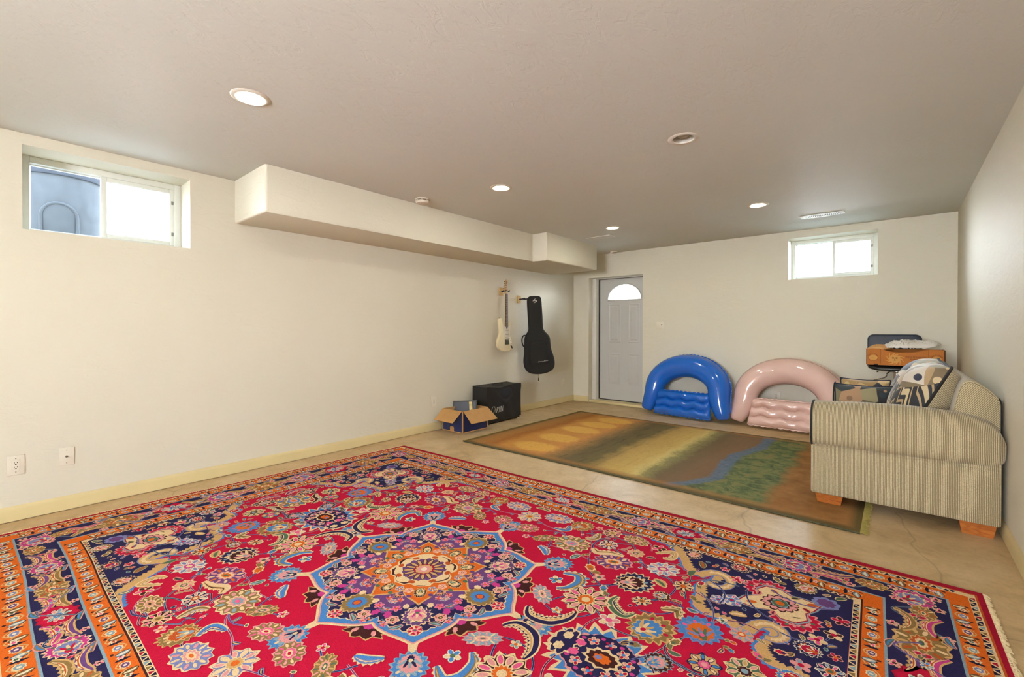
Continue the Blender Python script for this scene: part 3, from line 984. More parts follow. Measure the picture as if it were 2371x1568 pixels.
# ------------------------------------------------------------------ inflatable pool loungers
def lounger(cx, y0, phi, lean, mat, lb, sx=1.0):
    root = thing('inflatable_pool_lounger', (cx, y0, 0), lb, 'pool float', 'inflatable horseshoe pool loungers')
    A = Vector((math.cos(phi), math.sin(phi), 0)); N = Vector((math.sin(phi), -math.cos(phi), 0))
    Bx = Vector((0, 0, math.cos(lean))) - N * math.sin(lean); Cx = N * math.cos(lean) + Vector((0, 0, math.sin(lean)))
    o_ = Vector((cx, y0, 0))
    fn = lambda a, b, c: o_ + A * a + Bx * b + Cx * c
    ctr = []
    for b, a, r in ((0.055, -0.545, 0.02), (0.058, -0.544, 0.055), (0.075, -0.54, 0.078), (0.11, -0.527, 0.092), (0.18, -0.502, 0.108), (0.26, -0.478, 0.122), (0.33, -0.462, 0.134)):
        ctr.append((a * sx, b, r))
    arc_ = []
    for i in range(0, 25):
        t = PI * i / 24
        arc_.append((-0.455 * sx * math.cos(t), 0.385 + 0.345 * math.sin(t), 0.139 + 0.020 * math.sin(t)))
    path = ctr + arc_ + [(-a, b, r) for a, b, r in reversed(ctr)]
    bm = B()
    tube(bm, [fn(a, b, 0) for a, b, r in path], [r for a, b, r in path], 28)
    ring = obj('horseshoe_tube', bm, mat, root, angle=80)
    # welded seam flange with a scalloped edge round the outside
    bm = B()
    P = path[3:-3]
    fine = []
    for i in range(len(P) - 1):
        for k in range(8):
            q = k / 8
            fine.append(tuple(P[i][j] + (P[i + 1][j] - P[i][j]) * q for j in range(3)))
    rin, rout = [], []
    for i in range(1, len(fine) - 1):
        ta, tb = fine[i + 1][0] - fine[i - 1][0], fine[i + 1][1] - fine[i - 1][1]
        l_ = math.hypot(ta, tb) or 1
        na, nb = -tb / l_, ta / l_
        a, b, r = fine[i]
        w = 0.008 + 0.007 * abs(math.sin(i * 0.55))
        rin.append(fn(a + na * (r - 0.006), b + nb * (r - 0.006), -0.012)); rout.append(fn(a + na * (r + w), b + nb * (r + w), -0.016))
    R = [[bm.verts.new(p) for p in rin], [bm.verts.new(p) for p in rout]]
    for i in range(len(rin) - 1):
        bm.faces.new((R[0][i], R[0][i + 1], R[1][i + 1], R[1][i]))
    fl_ = obj('seam_flange', bm, mat, ring)
    md = fl_.modifiers.new('thickness', 'SOLIDIFY'); md.thickness = 0.0016
    # ribbed seat mat
    bm = B()
    a0, a1, b0, rows, rh = -0.395 * sx, 0.395 * sx, 0.030, 3, 0.108
    nu, nv = 64, 36
    def hgt(u, v, sgn):
        a = a0 + (a1 - a0) * u
        wv = 0.013 * math.sin(2 * PI * (a - a0) / 0.215 + 0.6)
        b = b0 + rows * rh * v
        q = (v * rows + wv / rh * min(1, 5 * v, 5 * (1 - v)))
        fr = q - math.floor(q)
        if v <= 0 or v >= 1: fr = 0
        prof_ = math.sin(PI * fr) ** 0.55 if 0 < fr < 1 else 0.0
        ed = min(1.0, (u * 14), ((1 - u) * 14)); ed = math.sqrt(max(0, 1 - (1 - ed) ** 2))
        bumpy = 1 + 0.10 * math.sin(2 * PI * (a - a0) / 0.215 + 2.0)
        inset = 1 - 0.10 * (v - 0.2)
        return fn(a * inset, b, 0.045 + sgn * (0.004 + 0.056 * prof_ * bumpy * ed))
    for sgn in (1, -1):
        V = [[bm.verts.new(hgt(i / nu, j / nv, sgn)) for j in range(nv + 1)] for i in range(nu + 1)]
        for i in range(nu):
            for j in range(nv):
                bm.faces.new((V[i][j], V[i + 1][j], V[i + 1][j + 1], V[i][j + 1]))
    mt = obj('ribbed_seat', bm, mat, root, angle=80)
    bm = B()
    for bq, sg in ((b0 + rows * rh, 1), (b0, -1)):
        n = 120
        r0 = [fn((a0 + (a1 - a0) * i / n) * (0.93 if sg > 0 else 1.0), bq - sg * 0.006, 0.045) for i in range(n + 1)]
        r1 = [fn((a0 + (a1 - a0) * i / n) * (0.93 if sg > 0 else 1.0), bq + sg * (0.006 + 0.011 * abs(math.sin(i * 0.32))), 0.043) for i in range(n + 1)]
        V = [[bm.verts.new(p) for p in r0], [bm.verts.new(p) for p in r1]]
        for i in range(n):
            bm.faces.new((V[0][i], V[0][i + 1], V[1][i + 1], V[1][i]))
    fl_ = obj('seat_flange', bm, mat, mt)
    md = fl_.modifiers.new('thickness', 'SOLIDIFY'); md.thickness = 0.0016
    bm = B(); tube(bm, [fn(0.537 * sx, 0.11, 0.09), fn(0.537 * sx, 0.112, 0.112)], [0.011, 0.008], 12); obj('air_valve', bm, mat, ring)
    return root
lounger(1.985, 6.205, math.radians(-6.0), math.radians(15.5), M['bluevinyl'], 'glossy blue inflatable horseshoe pool lounger leaning on the far wall beside the door')
lounger(3.205, 6.195, math.radians(-2.5), math.radians(15.5), M['pinkvinyl'], 'pale pink inflatable horseshoe pool lounger leaning on the far wall, partly behind the sofa')

# ------------------------------------------------------------------ swivel stool with produce box
root = thing('swivel_stool', (4.213, 6.28, 0.0), 'dark navy swivel stool with chrome column in the far right corner, carrying the orange box', 'stool')
def rrect(w, h, r, n=6):
    out = []
    for cx_, cy_, a0 in ((w / 2 - r, h / 2 - r, 0), (-w / 2 + r, h / 2 - r, PI / 2), (-w / 2 + r, -h / 2 + r, PI), (w / 2 - r, -h / 2 + r, 1.5 * PI)):
        for i in range(n + 1):
            a = a0 + PI / 2 * i / n
            out.append((cx_ + r * math.cos(a), cy_ + r * math.sin(a)))
    return out
bm = B()
slab(bm, rrect(0.47, 0.40, 0.09), lambda u, v, d: Vector((4.213 + u, 6.27 + v, 0.772 + d + 0.05 * (u / 0.235) ** 2 * 0.6)), 0.0, 0.034, 0.014)
seat = obj('seat', bm, M['blackplastic'], root)
bm = B(); slab(bm, rrect(0.455, 0.39, 0.055), lambda u, v, d: Vector((4.190 + u, 6.462 - d + 0.08 * v * 0.5, 0.965 + v)), 0.0, 0.055, 0.02)
bk = obj('backrest', bm, M['navyvinyl'], root)
bm = B(); tube(bm, [Vector((4.19, 6.40, 0.785)), Vector((4.19, 6.485, 0.785)), Vector((4.19, 6.50, 0.80)), Vector((4.19, 6.495, 0.90))], 0.016, 10); obj('back_support', bm, M['blackplastic'], root)
bm = B(); tube(bm, [Vector((4.213, 6.28, z)) for z in (0.03, 0.60)], 0.030, 24); tube(bm, [Vector((4.213, 6.28, z)) for z in (0.60, 0.778)], 0.026, 24)
lathe(bm, (4.213, 6.28, 0), [(0.0, 0.778), (0.05, 0.776), (0.05, 0.765), (0.03, 0.755), (0.03, 0.75)], 24)
obj('column', bm, M['chrome'], root)
bm = B(); lathe(bm, (4.213, 6.28, 0), [(0.0, 0.0), (0.215, 0.0), (0.22, 0.008), (0.20, 0.018), (0.06, 0.04), (0.032, 0.08), (0.0, 0.08)], 40); obj('base', bm, M['chrome'], root)
bm = B(); tube(bm, [Vector(p) for p in catmull([(4.205, 6.25, 0.768), (4.165, 6.20, 0.770), (4.140, 6.16, 0.755), (4.132, 6.15, 0.725), (4.115, 6.13, 0.706), (4.06, 6.08, 0.690), (4.02, 6.05, 0.676)], 4, False)], 0.0055, 8)
lv = obj('height_lever', bm, M['chrome'], root)
for p in ((4.06, 6.12, 0.778), (4.37, 6.12, 0.778)):
    bm = B(); tube(bm, [Vector(p), Vector((p[0], p[1], p[2] - 0.014))], 0.008, 10)
    obj('bolt', bm, M['blackplastic'], root)

bx0, bx1, by0, by1, bz0, bz1 = 3.966, 4.576, 6.085, 6.405, 0.842, 1.014
root = thing('produce_box', ((bx0 + bx1) / 2, (by0 + by1) / 2, bz0), 'orange-brown printed cardboard produce tray with a sun face, on the stool', 'box')
FP = lambda s, z, d=0.0: Vector((bx0 + s, by0 - d, bz0 + z))
bm = B()
dip = [(0, 0), (0.61, 0), (0.61, 0.164), (0.545, 0.170), (0.488, 0.172), (0.484, 0.164), (0.455, 0.160), (0.425, 0.148), (0.385, 0.139), (0.30, 0.136), (0.22, 0.138), (0.175, 0.146), (0.145, 0.160), (0.118, 0.170), (0.060, 0.172), (0, 0.168)]
slab(bm, dip, lambda u, v, d: FP(u, v, -d), 0.0, 0.005)
fp = obj('front_panel', bm, M['boxorange'], root, smooth=False)
bm = B()
box(bm, (bx0, by0 + 0.005, bz0), (bx0 + 0.005, by1, bz1 - 0.006)); box(bm, (bx1 - 0.005, by0 + 0.005, bz0), (bx1, by1, bz1 - 0.008))
box(bm, (bx0 + 0.005, by1 - 0.005, bz0), (bx1 - 0.005, by1, bz1 - 0.01)); box(bm, (bx0 + 0.005, by0 + 0.005, bz0), (bx1 - 0.005, by1 - 0.005, bz0 + 0.005))
obj('tray_body', bm, M['boxorange2'], root, smooth=False)
bm = B()
for s0, s1 in ((0.003, 0.009), (0.601, 0.608)):
    poly2(bm, [(s0, 0.0), (s1, 0.0), (s1 - 0.001, 0.166), (s0 - 0.001, 0.166)], lambda u, v: FP(u, v, 0.0006))
for s in (0.118, 0.486):
    poly2(bm, [(s, 0.012), (s + 0.002, 0.012), (s + 0.002, 0.168), (s, 0.168)], lambda u, v: FP(u, v, 0.0006))
poly2(bm, [(0.062, 0.0), (0.100, 0.0), (0.096, 0.011), (0.066, 0.011)], lambda u, v: FP(u, v, 0.0006))
obj('box_creases', bm, M['boxcrease'], fp, smooth=False)
bm = B()
SXC, SZC = 0.232, 0.068
for k in range(20):
    a = 2 * PI * k / 20 + 0.1
    l0, l1 = 0.030, (0.072 if k % 2 else 0.056)
    lft, rgt = [], []
    for i in range(13):
        q = i / 12
        r = l0 + (l1 - l0) * q
        aa = a + 0.16 * math.sin(q * 5.2) 
        w = 0.0052 * (1 - q) + 0.0016
        p = (r * math.cos(aa) * 1.1, r * math.sin(aa))
        nx, ny = -math.sin(aa), math.cos(aa)
        lft.append((SXC + p[0] + nx * w, SZC + p[1] + ny * w)); rgt.append((SXC + p[0] - nx * w, SZC + p[1] - ny * w))
    if max(abs(v - SZC) for u, v in lft) > 0.064:
        lft = [(u, min(max(v, 0.004), 0.132)) for u, v in lft]; rgt = [(u, min(max(v, 0.004), 0.132)) for u, v in rgt]
    for i in range(12):
        poly2(bm, [rgt[i], rgt[i + 1], lft[i + 1], lft[i]], lambda u, v: FP(u, v, 0.0005))
poly2(bm, [(SXC + 0.036 * math.cos(a), SZC + 0.034 * math.sin(a)) for a in [2 * PI * i / 32 for i in range(32)]], lambda u, v: FP(u, v, 0.0007))
obj('sun_print', bm, M['suntan'], fp, smooth=False)
for cx_, cz_ in ((0.058, 0.074), (0.546, 0.074)):
    bm = B(); poly2(bm, [(cx_ + 0.036 * math.cos(a), cz_ + 0.029 * math.sin(a)) for a in [2 * PI * i / 28 for i in range(28)]], lambda u, v: FP(u, v, 0.0005))
    obj('round_badge', bm, M['suntan'], fp, smooth=False)
bm = B()
for ex in (-0.014, 0.014):   # sleepy eyes, brows, nose, mouth
    poly2(bm, [(SXC + ex + 0.0085 * math.cos(a), SZC + 0.006 + 0.0042 * math.sin(a)) for a in [2 * PI * i / 14 for i in range(14)]], lambda u, v: FP(u, v, 0.0011))
    poly2(bm, [(SXC + ex - 0.010, SZC + 0.014), (SXC + ex + 0.010, SZC + 0.014), (SXC + ex + 0.007, SZC + 0.0175), (SXC + ex - 0.007, SZC + 0.0175)], lambda u, v: FP(u, v, 0.0011))
poly2(bm, [(SXC - 0.010, SZC - 0.015), (SXC, SZC - 0.0185), (SXC + 0.010, SZC - 0.015), (SXC, SZC - 0.012)], lambda u, v: FP(u, v, 0.0011))
poly2(bm, [(SXC - 0.0015, SZC + 0.004), (SXC + 0.0015, SZC + 0.004), (SXC + 0.0035, SZC - 0.007), (SXC - 0.0035, SZC - 0.007)], lambda u, v: FP(u, v, 0.0011))
for cx_, cz_ in ((0.058, 0.074), (0.546, 0.074)):
    for i in range(20):   # lower half of the round badge outline
        a, b = PI + 0.25 + (PI - 0.5) * i / 20, PI + 0.25 + (PI - 0.5) * (i + 1) / 20
        poly2(bm, [(cx_ + r * math.cos(q), cz_ + r * 0.82 * math.sin(q)) for r, q in ((0.037, a), (0.037, b), (0.0395, b), (0.0395, a))], lambda u, v: FP(u, v, 0.0011))
    for ex, ez in ((-0.006, 0.002), (0.006, 0.001), (0.001, -0.006)):
        poly2(bm, [(cx_ + ex + 0.0022 * math.cos(q), cz_ + ez + 0.0018 * math.sin(q)) for q in [2 * PI * i / 8 for i in range(8)]], lambda u, v: FP(u, v, 0.0011))
    word = 'DULCINEA'
    for i, chh in enumerate(word):
        ang = PI - 0.42 - (PI - 0.84) * (i + 0.5) / len(word)
        vs, fs = text_polys(chh, 0.0185)
        if not vs: continue
        wd = max(v[0] for v in vs)
        px_, pz_ = cx_ + 0.044 * math.cos(ang), cz_ + 0.040 * math.sin(ang)
        rot = (ang - PI / 2) * 0.8
        cr_, sr_ = math.cos(rot), math.sin(rot)
        flat(bm, [(px_ + (u - wd / 2) * cr_ - (v - 0.005) * sr_, pz_ + (u - wd / 2) * sr_ + (v - 0.005) * cr_) for u, v in vs], fs, lambda u, v: FP(u, v, 0.0013))
for tx, tu, tv, sz in (('Brand of Legendary', 0.313, 0.086, 0.0215), ('Perfection', 0.348, 0.060, 0.0215)):
    vs, fs = text_polys(tx, sz, 0.25)
    flat(bm, [(u * 0.98 + tu, v + tv) for u, v in vs], fs, lambda u, v: FP(u, v, 0.0011))
obj('printed_lettering', bm, M['browntext'], fp, smooth=False)

def crumple(name, cx, cy, z0, w, d, h, mat, lb, cat, seed, rot=0.0, flat_=0.35, corner=None):
    """crumpled sheet heaped in a low mound"""
    rnd = random.Random(seed)
    nu, nv = 34, 26
    waves = [(rnd.uniform(8, 34), rnd.uniform(8, 34), rnd.uniform(0, 6), rnd.uniform(0.1, 0.3)) for _ in range(9)]
    root = thing(name, (cx, cy, z0), lb, cat)
    bm = B()
    V = []
    for i in range(nu + 1):
        row = []
        for j in range(nv + 1):
            u, v = -1 + 2 * i / nu, -1 + 2 * j / nv
            x, y = u * w / 2 * (1 + 0.08 * math.sin(5 * v + seed)), v * d / 2 * (1 + 0.10 * math.sin(6 * u + seed))
            k = (1 - abs(u) ** 2.6) * (1 - abs(v) ** 2.6)
            rg = sum(a * abs(math.sin(p * x * 4 + q * y * 4 + r)) for p, q, r, a in waves) / 2.0
            z = h * (flat_ + (1 - flat_) * k ** 0.6) * (0.55 + 0.6 * rg)
            if corner and u > 0.55:
                z += corner * (u - 0.55) * 2
            c_, s_ = math.cos(rot), math.sin(rot)
            row.append(bm.verts.new((cx + x * c_ - y * s_, cy + x * s_ + y * c_, z0 + max(0.002, z))))
        V.append(row)
    for i in range(nu):
        for j in range(nv):
            bm.faces.new((V[i][j], V[i + 1][j], V[i + 1][j + 1], V[i][j + 1]))
    o = obj('sheet', bm, mat, root, angle=30)
    md = o.modifiers.new('thickness', 'SOLIDIFY'); md.thickness = 0.0015
    return root
crumple('plastic_bag', 4.325, 6.235, bz0 + 0.128, 0.42, 0.29, 0.135, M['plasticbag'], 'crumpled white plastic bag heaped on top of the orange produce box', 'bag', 3, 0.03, 0.42, 0.035)
crumple('paper_sheet', 4.080, 6.250, bz0 + 0.140, 0.20, 0.27, 0.080, M['kraft'], 'crumpled tan paper beside the white plastic in the orange box', 'paper', 11)

# ------------------------------------------------------------------ open cardboard box
cbx0, cbx1, cby0, cby1, cbh = 0.040, 0.390, 3.620, 4.045, 0.258
root = thing('cardboard_box', (0.215, 3.83, 0.0), 'open blue cardboard box with brown flaps folded out, on the floor by the left wall', 'box')
bm = B()
t_ = 0.005
box(bm, (cbx0, cby0, 0.001), (cbx1, cby0 + t_, cbh)); box(bm, (cbx0, cby1 - t_, 0.001), (cbx1, cby1, cbh))
box(bm, (cbx0, cby0 + t_, 0.001), (cbx0 + t_, cby1 - t_, cbh)); box(bm, (cbx1 - t_, cby0 + t_, 0.001), (cbx1, cby1 - t_, cbh))
box(bm, (cbx0 + t_, cby0 + t_, 0.001), (cbx1 - t_, cby1 - t_, 0.006))
obj('body', bm, M['cardboard'], root, smooth=False)
bm = B()
poly2(bm, [(0.012, 0.012), (0.338, 0.012), (0.338, cbh - 0.002), (0.012, cbh - 0.002)], lambda u, v: Vector((cbx0 + u, cby0 - 0.0008, v)))
poly2(bm, [(0.012, 0.012), (0.413, 0.012), (0.413, cbh - 0.002), (0.012, cbh - 0.002)], lambda u, v: Vector((cbx1 + 0.0008, cby0 + u, v)))
obj('blue_print', bm, M['navyprint'], root, smooth=False)
bm = B()
poly2(bm, [(0.135, 0.012), (0.205, 0.012), (0.205, 0.050), (0.195, 0.064), (0.145, 0.064), (0.135, 0.050)], lambda u, v: Vector((cbx0 + u, cby0 - 0.0016, v)))
obj('hand_hole_patch', bm, M['cardboard'], root, smooth=False)
bm = B()
poly2(bm, [(0.085, 0.020), (0.120, 0.020), (0.120, 0.090), (0.085, 0.090)], lambda u, v: Vector((cbx0 + u, cby0 - 0.0016, v)))
poly2(bm, [(0.115, 0.118), (0.30, 0.118), (0.30, 0.128), (0.115, 0.128)], lambda u, v: Vector((cbx1 + 0.0016, cby0 + u, v)))
obj('faded_print', bm, simple('faded_blue_print', (44, 56, 84), 0.6, 0.2, 40), root, smooth=False)
def flap(p0, p1, out, ln, ang, skew0=0.0, skew1=0.0):
    """flap hinged on p0-p1, pointing along out and dropping by ang below level"""
    p0, p1, out = Vector(p0), Vector(p1), Vector(out)
    e = (p1 - p0).normalized()
    d = out * math.cos(ang) - Vector((0, 0, 1)) * math.sin(ang)
    nrm = e.cross(d).normalized()
    q0, q1 = p0 + d * ln + e * skew0, p1 + d * ln + e * skew1
    bm = B()
    loft(bm, [[p0, p1, q1, q0], [p + nrm * 0.0045 for p in (p0, p1, q1, q0)]], True, True)
    obj('flap', bm, M['cardboard'], root, smooth=False)
flap((cbx0 + 0.004, cby0 - 0.001, cbh), (cbx1 - 0.012, cby0 - 0.001, cbh), (0, -1, 0), 0.185, math.radians(38), 0.012, 0.0)
flap((cbx1 + 0.001, cby0 + 0.014, cbh), (cbx1 + 0.001, cby1 - 0.004, cbh), (1, 0, 0), 0.185, math.radians(44), 0.0, 0.035)
flap((cbx0 + 0.004, cby1 + 0.001, cbh), (cbx1 - 0.004, cby1 + 0.001, cbh), (0, 1, 0), 0.10, math.radians(82))
bm = B()

# dark flat panel and beige strip standing in the box
root = thing('picture_frame', (0.20, 3.93, 0.012), 'dark framed flat panel standing tilted inside the open cardboard box', 'picture frame')
e1 = Vector((0.86, 0.50, 0.06)).normalized(); e2 = Vector((-0.10, 0.26, 0.96)).normalized(); e3 = e1.cross(e2).normalized(); e2 = e3.cross(e1)
po = Vector((0.055, 3.775, 0.07))
ff = lambda u, v, d: po + e1 * u + e2 * v + e3 * d
bm = B()
FW, FH = 0.30, 0.255
for a, b in (((0, 0), (FW, 0.016)), ((0, FH - 0.018), (FW, FH)), ((0, 0.016), (0.016, FH - 0.018)), ((FW - 0.016, 0.016), (FW, FH - 0.018))):
    loft(bm, [[ff(a[0], a[1], d), ff(b[0], a[1], d), ff(b[0], b[1], d), ff(a[0], b[1], d)] for d in (-0.004, 0.016)], True, True)
obj('frame', bm, M['blackplastic'], root, smooth=False)
bm = B()
loft(bm, [[ff(0.016, 0.016, d), ff(FW - 0.016, 0.016, d), ff(FW - 0.016, FH - 0.018, d), ff(0.016, FH - 0.018, d)] for d in (0.0, 0.008)], True, True)
obj('panel', bm, M['screen'], root, smooth=False)
root = thing('wooden_strip', (0.29, 3.87, 0.02), 'short beige strip with dark dots leaning against the dark panel in the box', 'strip')
bm = B()
loft(bm, [[ff(0.222, 0.03, d), ff(0.262, 0.03, d), ff(0.246, 0.238, d), ff(0.206, 0.238, d)] for d in (0.018, 0.026)], True, True)
obj('strip', bm, M['beigestrip'], root, smooth=False)
for v in (0.14, 0.185, 0.205):
    for u in (0.222, 0.240):
        q = ff(u - (v - 0.1) * 0.08, v, 0.0262)
        bm = B(); tube(bm, [q, q + e3 * 0.0006], 0.003, 8)
        obj('dot', bm, M['slot'], root, smooth=False)

# ------------------------------------------------------------------ covered amplifier
ax0, ax1, ay0, ay1, ah = 0.045, 0.300, 4.125, 4.795, 0.482
root = thing('amplifier', (0.17, 4.46, 0.0), 'amplifier cabinet under a black cloth cover with white lettering, behind the cardboard box', 'amplifier')
bm = B(); box(bm, (ax0 + 0.008, ay0 + 0.010, 0.018), (ax1 - 0.010, ay1 - 0.010, 0.46), 0.006)
cab = obj('cabinet', bm, M['blackplastic'], root)
for (x, y) in ((ax0 + 0.04, ay0 + 0.06), (ax0 + 0.04, ay1 - 0.06), (ax1 - 0.04, ay0 + 0.06), (ax1 - 0.04, ay1 - 0.06)):
    bm = B(); lathe(bm, (x, y, 0), [(0.0, 0.0), (0.016, 0.0), (0.019, 0.018), (0.0, 0.018)], 16); obj('foot', bm, M['blackplastic'], cab)
bm = B()
# cover: boxy skin subdivided and sagging, corners protecting the cabinet edge
NX, NY, NZ = 12, 34, 24
def cov(p):
    x, y, z = p
    fy = (y - ay0) / (ay1 - ay0)
    fz = (z - 0.045) / (ah - 0.045)
    fx = (x - ax0) / (ax1 - ax0)
    # top sags between its edges, strongest near the front left
    s = math.sin(PI * min(1, max(0, fx))) * 0.006 * max(0, fz - 0.9) * 10
    z2 = z - s
    if fx > 0.55 and fz > 0.82:
        z2 -= 0.030 * ((fx - 0.55) / 0.45) * max(0, 1 - abs(fy - 0.40) / 0.36) * (fz - 0.82) / 0.18
    x2 = x
    if fx > 0.98:
        # V shaped drape on the front: hollow in the middle, folds running to the upper corners
        v = abs(fy - 0.56)
        ridge = math.exp(-((fz - (0.42 + 1.15 * v)) / 0.10) ** 2)
        x2 += 0.012 * ridge * (1 - fz * 0.3) - 0.020 * math.exp(-((fy - 0.56) / 0.25) ** 2) * math.exp(-((fz - 0.74) / 0.24) ** 2)
        x2 += 0.004 * math.sin(fy * 21 + fz * 4) * (1 - fz)
    y2 = y
    if fy < 0.02:
        y2 -= 0.004 * math.sin(fx * 7) * (1 - fz)
    return Vector((x2, y2, z2))
def gridface(fn, nu, nv):
    V = [[bm.verts.new(cov(fn(i / nu, j / nv))) for j in range(nv + 1)] for i in range(nu + 1)]
    for i in range(nu):
        for j in range(nv):
            bm.faces.new((V[i][j], V[i + 1][j], V[i + 1][j + 1], V[i][j + 1]))
lz = lambda v: 0.045 + (ah - 0.045) * v
gridface(lambda u, v: (ax1, ay0 + (ay1 - ay0) * u, lz(v)), NY, NZ)
gridface(lambda u, v: (ax0, ay0 + (ay1 - ay0) * u, lz(v)), NY, NZ)
gridface(lambda u, v: (ax0 + (ax1 - ax0) * u, ay0, lz(v)), NX, NZ)
gridface(lambda u, v: (ax0 + (ax1 - ax0) * u, ay1, lz(v)), NX, NZ)
gridface(lambda u, v: (ax0 + (ax1 - ax0) * u, ay0 + (ay1 - ay0) * v, ah), NX, NY)
bmesh.ops.remove_doubles(bm, verts=bm.verts, dist=0.0008)
co = obj('cloth_cover', bm, M['coverfabric'], root, angle=50)
bm = B()
# lettering: Roman capitals with thin serifs, slightly slanted, first letter larger
def stroke(p, q, w):
    dx_, dy_ = q[0] - p[0], q[1] - p[1]
    l_ = math.hypot(dx_, dy_)
    nx, ny = -dy_ / l_ * w / 2, dx_ / l_ * w / 2
    return [(p[0] + nx, p[1] + ny), (p[0] - nx, p[1] - ny), (q[0] - nx, q[1] - ny), (q[0] + nx, q[1] + ny)]
def letter(ch):
    K, T = 0.15, 0.06
    sf = lambda x, y: stroke((x - 0.13, y), (x + 0.13, y), 0.05)
    if ch == 'C':
        out = []
        for i in range(18):
            a, b = 0.75 + (2 * PI - 1.5) * i / 18, 0.75 + (2 * PI - 1.5) * (i + 1) / 18
            w = lambda t: 0.05 + 0.11 * max(0, -math.cos(t))
            out.append([(0.45 + (0.45 + w(t) * k) * 0.9 * math.cos(t), 0.5 + (0.46 + 0.03 * k) * math.sin(t)) for t, k in ((a, -0.5), (b, -0.5), (b, 0.5), (a, 0.5))])
        out.append(stroke((0.76, 0.95), (0.76, 0.68), 0.05)); out.append(stroke((0.76, 0.05), (0.76, 0.26), 0.05))
        return out, 0.86
    if ch == 'A':
        return [stroke((0.06, 0), (0.40, 1), T), stroke((0.40, 1), (0.74, 0), K), stroke((0.2, 0.36), (0.6, 0.36), 0.05), sf(0.06, 0.02), sf(0.74, 0.02)], 0.86
    if ch == 'R':
        bow = []
        for i in range(10):
            a, b = -PI / 2 + PI * i / 10, -PI / 2 + PI * (i + 1) / 10
            bow.append([(0.36 + r * math.cos(t), 0.73 + 0.25 * (r / 0.26) * math.sin(t) * 0.98) for r, t in ((0.19, a), (0.19, b), (0.30, b), (0.30, a))])
        return bow + [stroke((0.14, 0), (0.14, 1), K), stroke((0.14, 0.97), (0.38, 0.97), 0.05), stroke((0.14, 0.48), (0.38, 0.48), 0.05), stroke((0.36, 0.48), (0.74, 0.0), 0.13), sf(0.14, 0.02), sf(0.76, 0.02), sf(0.12, 0.98)], 0.84
    if ch == 'V':
        return [stroke((0.08, 1), (0.42, 0), K), stroke((0.42, 0), (0.74, 1), T), sf(0.08, 0.98), sf(0.74, 0.98)], 0.80
    if ch == 'I':
        return [stroke((0.16, 0), (0.16, 1), K), sf(0.16, 0.02), sf(0.16, 0.98)], 0.36
    return [stroke((0.12, 0), (0.12, 1), T), stroke((0.12, 1), (0.70, 0), K), stroke((0.70, 0), (0.70, 1), T), sf(0.12, 0.02), sf(0.10, 0.98), sf(0.70, 0.98)], 0.84
LU = 0.075
for i, ch in enumerate('CARVIN'):
    hgt_ = 0.088 if i == 0 else 0.067
    polys, adv = letter(ch)
    for pl in polys:
        def fnl(u, v, k=hgt_, b=LU):
            yy = ay0 + b + u * k * 0.74 + v * k * 0.22
            zz = 0.142 + v * k + (b - 0.075) * 0.02
            q = cov((ax1, yy, zz))
            return q + Vector((0.004, 0, 0))
        poly2(bm, pl, fnl)
    LU += adv * hgt_ * 0.74 * (0.95 if i else 0.9)
obj('white_lettering', bm, M['whiteprint'], co, smooth=False)
bm = B(); tube(bm, [Vector(p) for p in catmull([(0.17, 4.36, ah - 0.004), (0.17, 4.38, ah + 0.010), (0.17, 4.46, ah + 0.014), (0.17, 4.54, ah + 0.010), (0.17, 4.56, ah - 0.004)], 4, False)], 0.006, 8); obj('carry_handle', bm, M['coverfabric'], co)

# ------------------------------------------------------------------ wall hangers, guitar, gig bag
def hanger(y, z, reach, lb):
    root = thing('guitar_hanger', (0.0, y, z), lb, 'wall hanger', 'wooden guitar hangers')
    bm = B(); box(bm, (0.0, y - 0.035, z - 0.060), (0.022, y + 0.035, z + 0.050), 0.003); bl = obj('wood_block', bm, M['pine'], root)
    for s in (-0.038, 0.03):
        bm = B(); tube(bm, [Vector((0.021, y, z + s)), Vector((0.024, y, z + s))], 0.005, 10)
        obj('screw', bm, M['screw'], bl)
    bm = B()
    tube(bm, [Vector((0.02, y, z - 0.004)), Vector((reach - 0.022, y, z - 0.004))], 0.009, 12)
    obj('arm', bm, M['blackplastic'], root)
    for s in (-1, 1):
        bm = B()
        tube(bm, [Vector(p) for p in catmull([(reach - 0.026, y, z - 0.004), (reach - 0.018, y + s * 0.018, z - 0.004), (reach, y + s * 0.031, z - 0.004), (reach + 0.030, y + s * 0.034, z - 0.002), (reach + 0.040, y + s * 0.034, z + 0.004)], 4, False)], 0.0095, 10)
        obj('prong', bm, M['blackplastic'], root)
    return root
GX = 0.100
hanger(4.712, 1.742, GX, 'pine block hanger with black prongs holding the white guitar')
root = thing('electric_guitar', (GX, 4.70, 0.908), 'cream-white electric guitar hanging on the left wall by its headstock', 'guitar')
ol = [(-0.115, 0.455), (-0.088, 0.458), (-0.068, 0.430), (-0.052, 0.385), (-0.034, 0.352), (-0.026, 0.345), (0.026, 0.335), (0.036, 0.345), (0.062, 0.378), (0.088, 0.398), (0.108, 0.398), (0.117, 0.375), (0.110, 0.335), (0.100, 0.295), (0.099, 0.250), (0.115, 0.200), (0.143, 0.145), (0.157, 0.098), (0.148, 0.050), (0.112, 0.016), (0.05, 0.001), (-0.02, 0.0), (-0.095, 0.016), (-0.147, 0.055), (-0.166, 0.108), (-0.157, 0.160), (-0.128, 0.218), (-0.113, 0.270), (-0.118, 0.330), (-0.132, 0.390), (-0.134, 0.435)]
olc = [(p.x, p.y) for p in catmull(ol, 4)]
GF = lambda u, v, d: Vector((GX - 0.022 + d, 4.690 + u, 0.908 + v))
bm = B(); slab(bm, olc, GF, 0.0, 0.044, 0.010); body = obj('body', bm, M['guitarwhite'], root, angle=50)
